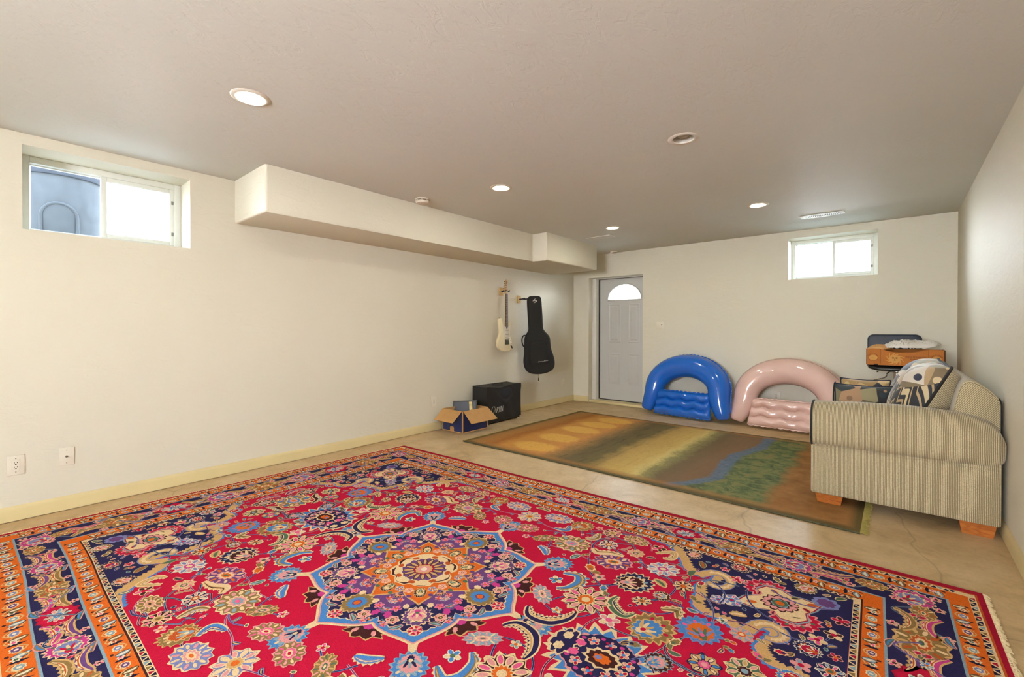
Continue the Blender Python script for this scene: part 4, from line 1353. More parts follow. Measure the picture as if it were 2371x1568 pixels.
pg = [(-0.030, 0.345), (-0.052, 0.372), (-0.070, 0.350), (-0.066, 0.300), (-0.060, 0.240), (-0.058, 0.190), (-0.036, 0.165), (0.030, 0.165), (0.075, 0.118), (0.118, 0.075), (0.136, 0.090), (0.128, 0.130), (0.098, 0.195), (0.084, 0.25), (0.090, 0.31), (0.088, 0.365), (0.060, 0.352), (0.030, 0.330)]
bm = B(); slab(bm, [(p.x, p.y) for p in catmull(pg, 3)], GF, 0.0445, 0.0468); gp = obj('pickguard', bm, M['pickguard'], body, smooth=False)
for v, r in ((0.292, 0.0), (0.238, 0.0), (0.185, -0.22)):
    bm = B()
    c_, s_ = math.cos(r), math.sin(r)
    slab(bm, [(0.014 + u * c_ - w_ * s_, v + u * s_ + w_ * c_) for u, w_ in rrect(0.084, 0.020, 0.0095, 4)], GF, 0.0465, 0.0530, 0.002)
    pk = obj('pickup', bm, M['pickup'], body)
    bm = B()
    for k in range(6):
        u = -0.026 + 0.0104 * k
        q = GF(0.014 + u * c_, v + u * s_, 0.053)
        tube(bm, [q, q + Vector((0.001, 0, 0))], 0.0025, 8)
    obj('pole_pieces', bm, M['screw'], pk, smooth=False)
bm = B(); slab(bm, [(0.014 + u, 0.128 + v) for u, v in rrect(0.076, 0.068, 0.004, 2)], GF, 0.044, 0.052, 0.001)
for k in range(6):
    A, C_ = GF(0.014 - 0.031 + k * 0.0104, 0.118, 0.052), GF(0.014 - 0.023 + k * 0.0104, 0.160, 0.058)
    box(bm, A, C_, 0.001)
obj('bridge', bm, M['bridge'], body)
for u, v in ((0.078, 0.185), (0.098, 0.148), (0.118, 0.112)):
    bm = B(); lathe(bm, GF(u, v, 0.0468), [(0.012, 0.0), (0.011, 0.006), (0.0095, 0.015), (0.0, 0.016)], 20, axis='x'); obj('control_knob', bm, M['pickguard'], gp)
bm = B(); tube(bm, [GF(0.070, 0.172, 0.046), GF(0.066, 0.176, 0.062)], 0.003, 8); obj('selector_switch', bm, M['pickguard'], gp)
bm = B()
c_, s_ = math.cos(-0.95), math.sin(-0.95)
slab(bm, [(0.118 + u * c_ - v * s_, 0.060 + u * s_ + v * c_) for u, v in [(0.029 * math.cos(a), 0.0125 * math.sin(a)) for a in [2 * PI * i / 24 for i in range(24)]]], GF, 0.044, 0.0475, 0.001)
jp = obj('jack_plate', bm, M['bridge'], body)
bm = B(); slab(bm, [(0.118 + u * c_ - v * s_, 0.060 + u * s_ + v * c_) for u, v in [(0.020 * math.cos(a), 0.007 * math.sin(a)) for a in [2 * PI * i / 20 for i in range(20)]]], GF, 0.0475, 0.0480); obj('jack_recess', bm, M['slot'], jp, smooth=False)
NU = 0.014
bm = B()
loft(bm, [[GF(NU - w_ / 2, v, 0.040), GF(NU + w_ / 2, v, 0.040), GF(NU + w_ / 2, v, 0.030), GF(NU + w_ * 0.25, v, 0.018), GF(NU - w_ * 0.25, v, 0.018), GF(NU - w_ / 2, v, 0.030)] for v, w_ in ((0.318, 0.057), (0.796, 0.043))], True, True)
nk = obj('neck', bm, M['maple'], root, angle=50)
bm = B()
loft(bm, [[GF(NU - w_ / 2, v, 0.040), GF(NU + w_ / 2, v, 0.040), GF(NU + w_ / 2, v, 0.0455), GF(NU, v, 0.048), GF(NU - w_ / 2, v, 0.0455)] for v, w_ in ((0.312, 0.0575), (0.794, 0.0435))], True, True)
fb = obj('fretboard', bm, M['rosewood'], nk, angle=50)
bm = B()
v = 0.794; scale_l = 0.648
for k in range(1, 22):
    fv = 0.794 - scale_l * (1 - 2 ** (-k / 12))
    if fv < 0.318: break
    w_ = 0.0435 + (0.794 - fv) / 0.482 * 0.014
    tube(bm, [GF(NU - w_ / 2, fv, 0.0462), GF(NU, fv, 0.0485), GF(NU + w_ / 2, fv, 0.0462)], 0.0011, 5)
obj('frets', bm, M['silver'], fb)
bm = B()
for k in (3, 5, 7, 9, 12, 15, 17):
    fv = 0.794 - scale_l * (1 - 2 ** (-(k - 0.5) / 12))
    q = GF(NU, fv, 0.0478); tube(bm, [q, q + Vector((0.0006, 0, 0))], 0.0035, 10)
obj('inlay_dots', bm, M['pickguard'], fb, smooth=False)
hs = [(-0.022, 0.796), (0.022, 0.796), (0.024, 0.815), (0.040, 0.830), (0.043, 0.850), (0.030, 0.870), (0.026, 0.900), (0.030, 0.940), (0.030, 0.970), (0.016, 0.986), (-0.004, 0.984), (-0.012, 0.960), (-0.020, 0.900), (-0.028, 0.845), (-0.030, 0.825)]
bm = B(); slab(bm, [(NU + p.x, p.y) for p in catmull(hs, 3)], GF, 0.022, 0.036, 0.002); hd = obj('headstock', bm, M['maple'], nk, angle=50)
for k in range(6):
    v = 0.832 + 0.0245 * k
    bm = B()
    u0 = NU - 0.026 + 0.003 * k
    tube(bm, [GF(u0 + 0.008, v, 0.036), GF(u0 + 0.008, v, 0.050)], 0.0042, 10)
    tube(bm, [GF(u0, v, 0.029), GF(u0 - 0.014, v + 0.004, 0.029)], 0.003, 8)
    tube(bm, [GF(u0 - 0.012, v + 0.003, 0.029), GF(u0 - 0.026, v + 0.007, 0.029)], [0.006, 0.008], 8)
    obj('tuner', bm, M['brass'], hd)
for k in range(6):
    bm = B()
    u = 0.0063 * (k - 2.5); ub = 0.0104 * (k - 2.5)
    tube(bm, [GF(0.014 + ub, 0.150, 0.059), GF(NU + u, 0.795, 0.0505), GF(NU - 0.018 + 0.003 * k, 0.832 + 0.0245 * k, 0.047)], 0.0007, 5)
    obj('string', bm, M['silver'], root)
bm = B(); tube(bm, [GF(-0.10, 0.452, 0.022), GF(-0.102, 0.468, 0.022)], [0.004, 0.007], 10); obj('strap_button', bm, M['screw'], body)

hanger(5.105, 1.655, 0.110, 'pine block hanger with a black arm carrying the black instrument bag')
WD = Vector((0.60, 0.80, 0.0)).normalized(); ND = Vector((0.80, -0.60, 0.0)).normalized()
BO = Vector((0.205, 5.205, 1.690))
tl = math.radians(1.4)
root = thing('guitar_bag', (BO.x, BO.y, 0.56), 'black padded guitar bag hanging from the second wall hanger, right of the white guitar', 'bag')
PX = 0.00632
def BF(u, v, d):
    return BO + WD * (u * math.cos(tl) - v * math.sin(tl)) + Vector((0, 0, 1)) * (v * math.cos(tl) + u * math.sin(tl)) + ND * d
def px(l): return [((a - 1224) * PX * 1.02, -(b - 686) * PX) for a, b in l]
rt = [(1224, 686), (1234, 686.5), (1238.5, 690), (1240, 700), (1241.5, 730), (1242.5, 757), (1245, 765), (1253, 774), (1257.5, 781), (1259, 795), (1260.5, 808), (1265, 822), (1268, 836), (1267, 848), (1261, 856), (1250, 861), (1236, 863.5)]
lf = [(1222, 863), (1210, 860), (1202, 853), (1198, 842), (1197.5, 830), (1199.5, 815), (1200, 800), (1201, 783), (1204, 774), (1209.5, 765), (1210.5, 757), (1209.5, 730), (1208.5, 700), (1210, 691), (1214, 687)]
bo = [(p.x, p.y) for p in catmull(px(rt + lf), 3)]
bm = B(); slab(bm, bo, BF, -0.045, 0.045, 0.026); bb = obj('bag_body', bm, M['blackfabric'], root, angle=60)
bm = B(); tube(bm, [BF(u * 1.0, v, 0.022) for u, v in bo], 0.006, 6, closed=True); obj('edge_binding', bm, M['blackpocket'], bb)
pk_ = [(1212, 789), (1226, 787), (1243, 788), (1249, 794), (1251, 812), (1253, 832), (1250, 839), (1232, 843), (1214, 842), (1210, 838), (1210, 815), (1209.5, 797)]
pkc = [(p.x, p.y) for p in catmull(px(pk_), 4)]
bm = B(); slab(bm, pkc, BF, 0.040, 0.072, 0.014); pko = obj('front_pocket', bm, M['blackpocket'], root, angle=60)
bm = B(); tube(bm, [BF(u, v, 0.060) for u, v in pkc], 0.0045, 6, closed=True)
obj('pocket_zip', bm, M['blackfabric'], pko)
bm = B(); tube(bm, [BF(u, v, 0.073) for u, v in px([(1213, 797), (1224, 796.5), (1236, 796), (1246, 796)])], 0.004, 6)
obj('pocket_seam', bm, M['blackfabric'], pko)
bm = B(); tube(bm, [BF(*p, 0.0) for p in px([(p.x, p.y) for p in catmull([(1204, 775), (1199, 775), (1195.5, 780), (1194.5, 788), (1196, 796), (1199, 800), (1204, 801)], 5, False)])], 0.009, 10); obj('carry_handle', bm, M['blackfabric'], root)
bm = B(); tube(bm, [BF(*p, 0.0) for p in px([(1230, 862), (1231, 868), (1231, 874)])], 0.0035, 8)
zc_ = obj('zip_cord', bm, M['screw'], root)
bm = B(); tube(bm, [BF(*p, 0.0) for p in px([(1231, 873), (1231, 880)])], [0.006, 0.008], 8)
obj('zip_pull', bm, M['slot'], zc_)
bm = B(); tube(bm, [BF(*p, -0.02) for p in px([(1211, 694), (1209, 697), (1210.5, 700), (1213, 699)])], 0.004, 8); obj('hanging_loop', bm, M['blackfabric'], root)
bm = B()
E1 = [(1219.2, 697.6), (1220.2, 695.2), (1223.4, 692.6), (1227.8, 690.8), (1225.0, 693.0), (1223.2, 695.4), (1229.9, 695.9), (1228.6, 698.5), (1225.0, 700.7), (1220.7, 702.1), (1224.0, 699.9), (1226.2, 697.5), (1221.3, 696.7), (1220.6, 697.9)]
poly2(bm, px(E1), lambda u, v: BF(u, v, 0.0462))
obj('emblem', bm, M['silver'], bb, smooth=False)
bm = B()
# small slanted script on the pocket: two words, illegible at this distance
sc_ = []
for w0, n, hs_ in ((0.0, 15, (0.3, 1.0, 0.2, 0.9, 0.1)), (0.082, 12, (0.2, 0.8, 0.4, 1.0, 0.3))):
    sc_.append([(w0, -0.004), (w0 + 0.006, 0.006), (w0 + 0.015, 0.019), (w0 + 0.017, 0.008), (w0 + 0.018, -0.002)])
    sc_.append([(w0 + 0.004, 0.005), (w0 + 0.016, 0.007)])
    pth = []
    for k in range(n * 2):
        pth.append((w0 + 0.018 + k * 0.0021, 0.0045 + 0.0045 * math.sin(k * 1.15 + hs_[k % 5]) * hs_[(k // 4) % 5]))
    sc_.append(pth)
for pth in sc_:
    for p, q in zip(pth, pth[1:]):
        poly2(bm, stroke(p, q, 0.0030), lambda u, v: BF((1228 - 1224) * PX + u, -(836.5 - 686) * PX + v + u * 0.10, 0.0726))
obj('script_lettering', bm, M['whiteprint'], pko, smooth=False)

# ------------------------------------------------------------------ far rug: abstract river landscape
def river_rug():
    t = NT('abstract_landscape_pile')
    v = t.coords()
    sp = t.n('ShaderNodeSeparateXYZ'); t.l(v, sp.inputs[0])
    X, Y = sp.outputs[0], sp.outputs[1]          # metres from the near left corner
    n1 = t.noise(v, 5.0, 6.0, 0.65)
    n2 = t.noise(v, 34.0, 4.0, 0.7)
    ns = t.noise(t.coords((9.0, 1.2, 1.0)), 2.6, 6.0, 0.7)      # streaks along the short side
    n0 = t.noise(v, 1.6, 3.0)
    def cent(n, k): return t.math('MULTIPLY', t.math('SUBTRACT', n, 0.5), k)
    xw = t.math('ADD', t.math('ADD', X, cent(n1, 0.16)), t.math('ADD', cent(n2, 0.10), cent(n0, 0.14)))
    q = t.math('DIVIDE', xw, 3.385)
    f = lambda x: x / 3.385
    c = t.ramp(q, [(0.0, lin((150, 118, 72))), (f(0.16), lin((168, 120, 68))), (f(0.30), lin((160, 104, 56))), (f(0.42), lin((198, 142, 74))), (f(0.92), lin((204, 146, 84))),
                   (f(1.08), lin((142, 114, 76))), (f(1.22), lin((104, 92, 66))), (f(1.42), lin((112, 100, 68))), (f(1.55), lin((184, 154, 94))), (f(1.78), lin((204, 174, 106))),
                   (f(1.88), lin((214, 194, 128))), (f(1.97), lin((142, 136, 92))), (f(2.08), lin((116, 100, 76))), (f(2.28), lin((128, 102, 78)))])
    # darker streaks
    st = t.ramp(ns, [(0.50, (0, 0, 0)), (0.70, (1, 1, 1))])
    zone = t.ramp(t.math('DIVIDE', X, 3.385), [(f(0.95), (0.06,) * 3), (f(1.2), (0.75,) * 3), (f(1.45), (0.6,) * 3), (f(1.6), (0.12,) * 3), (f(2.0), (0.2,) * 3), (f(2.3), (0.1,) * 3)])
    c = t.mix(t.math('MULTIPLY', st, zone), c, lin((62, 64, 56)))
    # soft gold ovals in a column
    oval = None
    for ox, oy in ((0.72, 0.32), (0.69, 0.78), (0.675, 1.28), (0.695, 1.66), (0.745, 2.02)):
        dx_ = t.math('DIVIDE', t.math('SUBTRACT', xw, ox), 0.27)
        dy_ = t.math('DIVIDE', t.math('SUBTRACT', Y, oy), 0.185)
        d = t.math('ADD', t.math('MULTIPLY', dx_, dx_), t.math('MULTIPLY', dy_, dy_))
        oval = d if oval is None else t.math('MINIMUM', oval, d)
    c = t.mix(t.ramp(oval, [(0.55, (0.85,) * 3), (1.15, (0, 0, 0))]), c, lin((224, 176, 92)))
    # river: centre line x = g(y)
    g = t.ramp(t.math('DIVIDE', Y, 2.35), [((yy - 3.37) / 2.35, ((xx - 2.165 - 0.5) / 0.5,) * 3) for yy, xx in
              ((3.444, 2.86), (3.607, 3.0), (3.804, 3.095), (4.065, 3.10), (4.312, 3.05), (4.637, 3.047), (4.922, 3.117), (5.23, 3.192), (5.464, 3.219), (5.631, 3.14))], 'B_SPLINE')
    gx = t.math('ADD', t.math('MULTIPLY', g, 0.5), 2.0)
    xr = t.math('ADD', X, t.math('ADD', cent(n1, 0.10), cent(n2, 0.07)))
    rd = t.math('SUBTRACT', xr, gx)
    # far bank: blue-green meadow then rust
    gr = t.ramp(t.noise(v, 9.0, 6.0, 0.7, 0.8), [(0.32, lin((66, 82, 66))), (0.46, lin((98, 110, 76))), (0.56, lin((124, 128, 84))), (0.68, lin((140, 118, 82)))])
    c = t.mix(t.ramp(rd, [(0.0, (0, 0, 0)), (0.02, (1, 1, 1))]), c, gr)
    rust = t.ramp(n1, [(0.3, lin((128, 88, 52))), (0.7, lin((164, 118, 72)))])
    c = t.mix(t.ramp(t.math('SUBTRACT', xw, 2.80), [(0.0, (0, 0, 0)), (0.10, (1, 1, 1))]), c, rust)
    c = t.mix(t.ramp(t.math('ABSOLUTE', rd), [(0.038, (0.9,) * 3), (0.066, (0, 0, 0))]), c, t.ramp(n2, [(0.35, lin((84, 102, 124))), (0.65, lin((112, 126, 144)))]))
    # dark olive edge all round, faded orange just inside
    ex = t.math('MINIMUM', X, t.math('SUBTRACT', 3.385, X)); ey = t.math('MINIMUM', Y, t.math('SUBTRACT', 2.35, Y))
    e = t.math('ADD', t.math('MINIMUM', ex, ey), cent(n2, 0.03))
    c = t.mix(t.ramp(e, [(0.085, (0.65,) * 3), (0.15, (0, 0, 0))]), c, lin((160, 116, 72)))
    c = t.mix(t.ramp(e, [(0.022, (0.9,) * 3), (0.075, (0, 0, 0))]), c, lin((92, 82, 54)))
    c = t.mix(t.ramp(n2, [(0.5, (0, 0, 0)), (0.8, (0.35,) * 3)]), c, lin((104, 88, 60)))
    t.base(c)
    t.set(Roughness=0.95)
    t.b.inputs['Specular IOR Level'].default_value = 0.08
    t.bump(t.noise(v, 420.0, 2.0), 0.5, 0.004)
    return t.m
root = thing('area_rug', (0.665, 3.370, 0.0), 'brown, gold and green rug with a blue river curve, lying in front of the sofa', 'rug')
bm = B()
nx, ny = 60, 40
def rq(u, v, z):
    x = 0.665 + 3.385 * u + 0.006 * math.sin(9 * v) * (1 - u)
    y = 3.372 + 2.345 * v - 0.020 * math.sin(PI * u * 1.0) * (1 - v) * -1 - 0.02 * u * (1 - v) - 0.03 * math.sin(PI * u) * v
    return Vector((x, y, z))
rings = []
V = [[bm.verts.new(rq(i / nx, j / ny, 0.011)) for j in range(ny + 1)] for i in range(nx + 1)]
for i in range(nx):
    for j in range(ny):
        bm.faces.new((V[i][j], V[i + 1][j], V[i + 1][j + 1], V[i][j + 1]))
edge = [V[i][0] for i in range(nx + 1)] + [V[nx][j] for j in range(1, ny + 1)] + [V[i][ny] for i in range(nx - 1, -1, -1)] + [V[0][j] for j in range(ny - 1, 0, -1)]
low = [bm.verts.new((q.co.x, q.co.y, 0.001)) for q in edge]
for i in range(len(edge)):
    k = (i + 1) % len(edge)
    bm.faces.new((edge[i], edge[k], low[k], low[i]))
pile = obj('pile', bm, river_rug(), root, angle=50)
M['binding'] = simple('dark_olive_binding', (70, 66, 42), 0.95, 0.15, 40)
for v_ in (0, 1):
    bm = B(); tube(bm, [rq(i / nx, v_, 0.0075) for i in range(nx + 1)], 0.0065, 8); obj('edge_binding', bm, M['binding'], root)
M['fringe'] = simple('olive_fringe_yarn', (150, 136, 72), 0.95, 0.15, 60)
for u_ in (0, 1):
    bm = B()
    rnd = random.Random(5 + u_)
    s = 1 if u_ else -1
    for k in range(230):
        v_ = (k + 0.5) / 230
        q = rq(u_, v_, 0.008)
        l_ = rnd.uniform(0.030, 0.044) if u_ else rnd.uniform(0.012, 0.030)
        dy = rnd.uniform(-0.010, 0.010)
        tube(bm, [q, q + Vector((s * l_ * 0.5, dy * 0.4, rnd.uniform(-0.001, 0.003))), Vector((q.x + s * l_, q.y + dy, 0.003))], [0.0034, 0.0040, 0.0026], 5)
    obj('fringe', bm, M['fringe'], root)

# ------------------------------------------------------------------ large Persian rug
PAL = dict(red=(172, 20, 52), dred=(148, 20, 44), navy=(36, 32, 66), ink=(26, 22, 42), blue=(72, 124, 184), sky=(136, 160, 172), lilac=(122, 128, 176), cream=(232, 202, 156), ivory=(232, 220, 198),
           tan=(206, 164, 108), orange=(208, 98, 34), rust=(176, 78, 36), olive=(134, 106, 64), green=(78, 100, 76), brown=(58, 28, 28), pink=(226, 92, 140), rose=(222, 150, 148), purple=(98, 62, 112), magenta=(190, 60, 130))
PN = list(PAL)
def yarn(name, rgb):
    t = NT('wool_' + name)
    v = t.coords()
    c = lin(rgb)
    n = t.noise(v, 240.0, 2.0)
    n2 = t.noise(t.coords((1.0, 6.0, 1.0)), 1.4, 3.0)
    a = t.ramp(n, [(0.30, tuple(x * 0.80 for x in c)), (0.70, tuple(min(1, x * 1.12) for x in c))])
    t.base(t.mix(t.math('MULTIPLY', n2, 0.22), a, tuple(x * 0.72 for x in c)))
    t.set(Roughness=0.92)
    t.b.inputs['Specular IOR Level'].default_value = 0.04
    t.bump(n, 0.6, 0.003)
    return t.m
RM = [yarn(k, PAL[k]) for k in PN]

RC = dict(TL=(.341, 2.862), TR=(4.515, 2.965), BL=(.245, -.060), BR=(4.600, -.030))
RHX, RHY = 2.12, 1.49
def wob(X, Y):
    return 0.006 * math.sin(2.1 * X + 1.3 * Y) + 0.004 * math.sin(5.3 * X - 2.0), 0.006 * math.sin(2.7 * X - 0.8) + 0.003 * math.sin(6.1 * X + 2 * Y)
def rw_(X, Y):
    s, t = (X + RHX) / (2 * RHX), (Y + RHY) / (2 * RHY)
    a = [(1 - s) * (1 - t) * RC['BL'][i] + s * (1 - t) * RC['BR'][i] + (1 - s) * t * RC['TL'][i] + s * t * RC['TR'][i] for i in range(2)]
    w = wob(X, Y)
    return a[0] + w[0], a[1] + w[1]
class Rug:
    def __init__(s):
        s.v, s.f, s.m, s.z, s.mode = [], [], [], 0.0100, 'q'
        s.inc, s.base, s.k, s.zmax = 2.0e-6, 0.0100, 0, 0.0100
        s.rnd = random.Random(21)
    def emit(s, pts, col, fan=None, quads=None):
        """draw one patch of colour, mirrored by s.mode: q four ways, x left/right, y near/far, c once"""
        s.z += s.inc
        s.zmax = max(s.zmax, s.z)
        mi = PN.index(col)
        sx = (1, -1) if s.mode in 'qx' else (1,)
        sy = (1, -1) if s.mode in 'qy' else (1,)
        for a in sx:
            for b in sy:
                base = len(s.v)
                P = list(pts) + ([fan] if fan else [])
                for x, y in P:
                    q = rw_(a * x, b * y)
                    s.v.append((q[0], q[1], s.z))
                n = len(pts)
                flip = a * b < 0
                if quads is not None:
                    fs = [tuple(base + i for i in q) for q in quads]
                elif fan:
                    fs = [(base + n, base + i, base + (i + 1) % n) for i in range(n)]
                else:
                    fs = [tuple(base + i for i in tri) for tri in geometry.tessellate_polygon([[Vector((x, y, 0)) for x, y in pts]])]
                for f in fs:
                    s.f.append(tuple(reversed(f)) if flip else f); s.m.append(mi)
    def level(s):
        s.base = s.z = s.zmax + 4e-6
    def rect(s, x0, x1, y0, y1, col):
        n = max(1, int(max(x1 - x0, y1 - y0) / 0.12))
        if x1 - x0 > y1 - y0:
            a = [(x0 + (x1 - x0) * i / n, y0) for i in range(n + 1)]; b = [(p[0], y1) for p in a]
        else:
            a = [(x0, y0 + (y1 - y0) * i / n) for i in range(n + 1)]; b = [(x1, p[1]) for p in a]
        s.emit(a + b, col, quads=[(i, i + 1, n + 2 + i, n + 1 + i) for i in range(n)])
    def lobed(s, c, rx, ry, rot, n, amp, kind, col, ph=0.0, jit=0.05):
        """closed flower-like outline: kind s scalloped, p pointed, r plain"""
        k = {'s': 5, 'p': 4, 'r': 1}[kind]
        N = n * k if kind != 'r' else max(12, n)
        ca, sa = math.cos(rot), math.sin(rot)
        pts = []
        for i in range(N):
            a = 2 * PI * i / N + ph
            if kind == 's':
                m_ = abs(math.sin((a - ph) * n / 2)) ** 0.7
            elif kind == 'p':
                q = ((a - ph) * n / (2 * PI)) % 1.0
                m_ = 1 - abs(2 * q - 1)
            else:
                m_ = 1.0
            r = (1 - amp + amp * m_) * (1 + s.rnd.uniform(-jit, jit))
            x, y = rx * r * math.cos(a), ry * r * math.sin(a)
            pts.append((c[0] + x * ca - y * sa, c[1] + x * sa + y * ca))
        s.emit(pts, col, fan=c)
    def ribbon(s, path, w, col, ends=True, jag=0.0):
        n = len(path)
        L_, R_ = [], []
        for i in range(n):
            a, b = path[max(0, i - 1)], path[min(n - 1, i + 1)]
            tx, ty = b[0] - a[0], b[1] - a[1]
            l = math.hypot(tx, ty) or 1
            ww = w(i / (n - 1)) if callable(w) else w
            j = 1 + jag * (1 if i % 2 else -1)
            L_.append((path[i][0] - ty / l * ww * j, path[i][1] + tx / l * ww * j)); R_.append((path[i][0] + ty / l * ww, path[i][1] - tx / l * ww))
        s.emit(L_ + R_, col, quads=[(i, i + 1, n + i + 1, n + i) for i in range(n - 1)])
    def stem(s, pts, w=0.006, k=5):
        p = [(q.x, q.y) for q in catmull(pts, k, False)]
        s.ribbon(p, w, s.rnd.choice(['rose', 'lilac', 'sky'])); s.ribbon(p, w * 0.5, s.rnd.choice(['navy', 'purple', 'navy']))
    def leaf(s, c, l, w, rot, c1, c2, out='cream'):
        ca, sa = math.cos(rot), math.sin(rot)
        path = [(c[0] + (q - 0.5) * l * ca - 0.12 * l * math.sin(PI * q) * sa, c[1] + (q - 0.5) * l * sa + 0.12 * l * math.sin(PI * q) * ca) for q in [i / 10 for i in range(11)]]
        prof_ = lambda q: w * math.sin(PI * q) ** 0.8 + 0.0008
        s.ribbon(path, lambda q: prof_(q) + 0.004, out, jag=0.12)
        s.ribbon(path, prof_, c1)
        s.ribbon(path[1:-1], lambda q: prof_(q * 0.8 + 0.1) * 0.4, c2)
    def sickle(s, pts, w, c1, c2, c3, out='cream', k=7):
        p = [(q.x, q.y) for q in catmull(pts, k, False)]
        prof_ = lambda q: w * (0.25 + 0.95 * math.sin(PI * min(1, q * 1.02)) ** 0.9)
        s.ribbon(p, lambda q: prof_(q) + 0.007, out, jag=0.22)
        s.ribbon(p, prof_, c1)
        n = len(p)
        off = []
        for i in range(n):
            a, b = p[max(0, i - 1)], p[min(n - 1, i + 1)]
            l = math.hypot(b[0] - a[0], b[1] - a[1]) or 1
            ww = prof_(i / (n - 1)) * 0.40
            off.append((p[i][0] - (b[1] - a[1]) / l * ww, p[i][1] + (b[0] - a[0]) / l * ww))
        s.ribbon(off[1:-1], lambda q: prof_(q) * 0.42, c2, jag=0.5)
        s.ribbon(off[2:-2:1], lambda q: prof_(q) * 0.16, c3, jag=0.5)
    def rosette(s, c, r, cols, n=10, ry=None, rot=0.0):
        """outline, dark rim, two rings of petals, core"""
        ry = ry or r
        o, d, p1, p2, k1, k2 = cols
        s.lobed(c, r, ry, rot, n, 0.20, 'p', o)
        s.lobed(c, r * 0.91, ry * 0.91, rot, n, 0.20, 'p', d)
        ca, sa = math.cos(rot), math.sin(rot)
        for i in range(n):
            a = 2 * PI * (i + 0.5) / n
            x, y = r * 0.62 * math.cos(a), ry * 0.62 * math.sin(a)
            q = (c[0] + x * ca - y * sa, c[1] + x * sa + y * ca)
            z0 = s.z
            s.lobed(q, r * 0.26, r * 0.135, rot + math.atan2(y, x), 8, 0.0, 'r', o)
            s.lobed(q, r * 0.20, r * 0.09, rot + math.atan2(y, x), 8, 0.0, 'r', p1 if i % 2 else p2)
            if i < n - 1: s.z = z0
        s.lobed(c, r * 0.42, ry * 0.42, rot, n, 0.22, 's', o)
        s.lobed(c, r * 0.35, ry * 0.35, rot, n, 0.22, 's', k1)
        s.lobed(c, r * 0.18, ry * 0.18, rot, 10, 0.0, 'r', k2)
    def oval(s, c, rx, ry, rot, cols, n=14):
        o, d, i1, i2, k1 = cols
        s.lobed(c, rx, ry, rot, n, 0.16, 'p', o)
        s.lobed(c, rx * 0.92, ry * 0.90, rot, n, 0.16, 'p', d)
        ca, sa = math.cos(rot), math.sin(rot)
        for i in range(n):
            a = 2 * PI * (i + 0.5) / n
            x, y = rx * 0.66 * math.cos(a), ry * 0.66 * math.sin(a)
            z0 = s.z
            s.lobed((c[0] + x * ca - y * sa, c[1] + x * sa + y * ca), rx * 0.15, ry * 0.09, rot + a, 6, 0.0, 'r', (o, i1, i2)[i % 3])
            if i < n - 1: s.z = z0
        s.lobed(c, rx * 0.50, ry * 0.46, rot, 10, 0.25, 'p', o)
        s.lobed(c, rx * 0.42, ry * 0.38, rot, 10, 0.25, 'p', i1)
        s.lobed(c, rx * 0.28, ry * 0.22, rot, 8, 0.2, 's', i2)
        s.lobed(c, rx * 0.14, ry * 0.10, rot, 8, 0.0, 'r', k1)
    def palmette(s, c, r, rot, cols, wide=1.0):
        """fan palmette pointing along rot"""
        o, d, m_, f, k1 = cols
        ca, sa = math.cos(rot), math.sin(rot)
        at = lambda x, y: (c[0] + r * (x * ca - y * wide * sa), c[1] + r * (x * sa + y * wide * ca))
        s.lobed(at(0.05, 0), r * 1.02, r * 0.96 * wide, rot, 16, 0.20, 'p', o)
        s.lobed(at(0.05, 0), r * 0.92, r * 0.86 * wide, rot, 16, 0.18, 'p', d)
        s.lobed(at(-0.08, 0), r * 0.68, r * 0.60 * wide, rot, 12, 0.15, 's', o)
        s.lobed(at(-0.10, 0), r * 0.60, r * 0.52 * wide, rot, 12, 0.15, 's', m_)
        for i in range(5):
            a = -0.9 + 0.45 * i
            q = at(0.05 + 0.55 * math.cos(a), 0.62 * math.sin(a))
            s.lobed(q, r * 0.11, r * 0.08, rot + a, 6, 0.0, 'r', (k1, o)[i % 2])
        for i in range(5):
            a = -0.8 + 0.4 * i
            p0, p1 = at(-0.45, 0), at(-0.45 + 0.62 * math.cos(a), 0.70 * math.sin(a))
            s.ribbon([p0, ((p0[0] + p1[0]) / 2, (p0[1] + p1[1]) / 2), p1], lambda q: r * 0.085 * (1 - 0.5 * abs(2 * q - 1)), (o, f)[i % 2])
        s.lobed(at(-0.42, 0), r * 0.22, r * 0.18, rot, 8, 0.2, 's', f)
        s.lobed(at(-0.30, 0), r * 0.12, r * 0.10, rot, 8, 0.0, 'r', k1)
    def sprig(s, c, r, rot, cols):
        o, p1, p2, k1 = cols
        n = 5
        for i in range(n):
            a = rot + 2 * PI * i / n
            q = (c[0] + r * 0.58 * math.cos(a), c[1] + r * 0.58 * math.sin(a))
            s.lobed(q, r * 0.46, r * 0.36, a, 8, 0.1, 's', o)
        for i in range(n):
            a = rot + 2 * PI * i / n
            q = (c[0] + r * 0.58 * math.cos(a), c[1] + r * 0.58 * math.sin(a))
            s.lobed(q, r * 0.34, r * 0.24, a, 7, 0.0, 'r', (p1, p2)[i % 2])
        s.lobed(c, r * 0.30, r * 0.30, 0, 8, 0.0, 'r', k1)
    def bud(s, c, r, rot, cols):
        o, p1, g = cols
        ca, sa = math.cos(rot), math.sin(rot)
        s.leaf((c[0] - r * 0.9 * ca + r * 0.3 * sa, c[1] - r * 0.9 * sa - r * 0.3 * ca), r * 1.3, r * 0.26, rot + 0.7, g, 'olive', 'tan')
        s.lobed(c, r * 0.9, r * 0.62, rot, 7, 0.25, 'p', o)
        s.lobed(c, r * 0.66, r * 0.42, rot, 7, 0.25, 's', p1)
        s.lobed((c[0] - r * 0.3 * ca, c[1] - r * 0.3 * sa), r * 0.25, r * 0.2, rot, 6, 0.0, 'r', g)

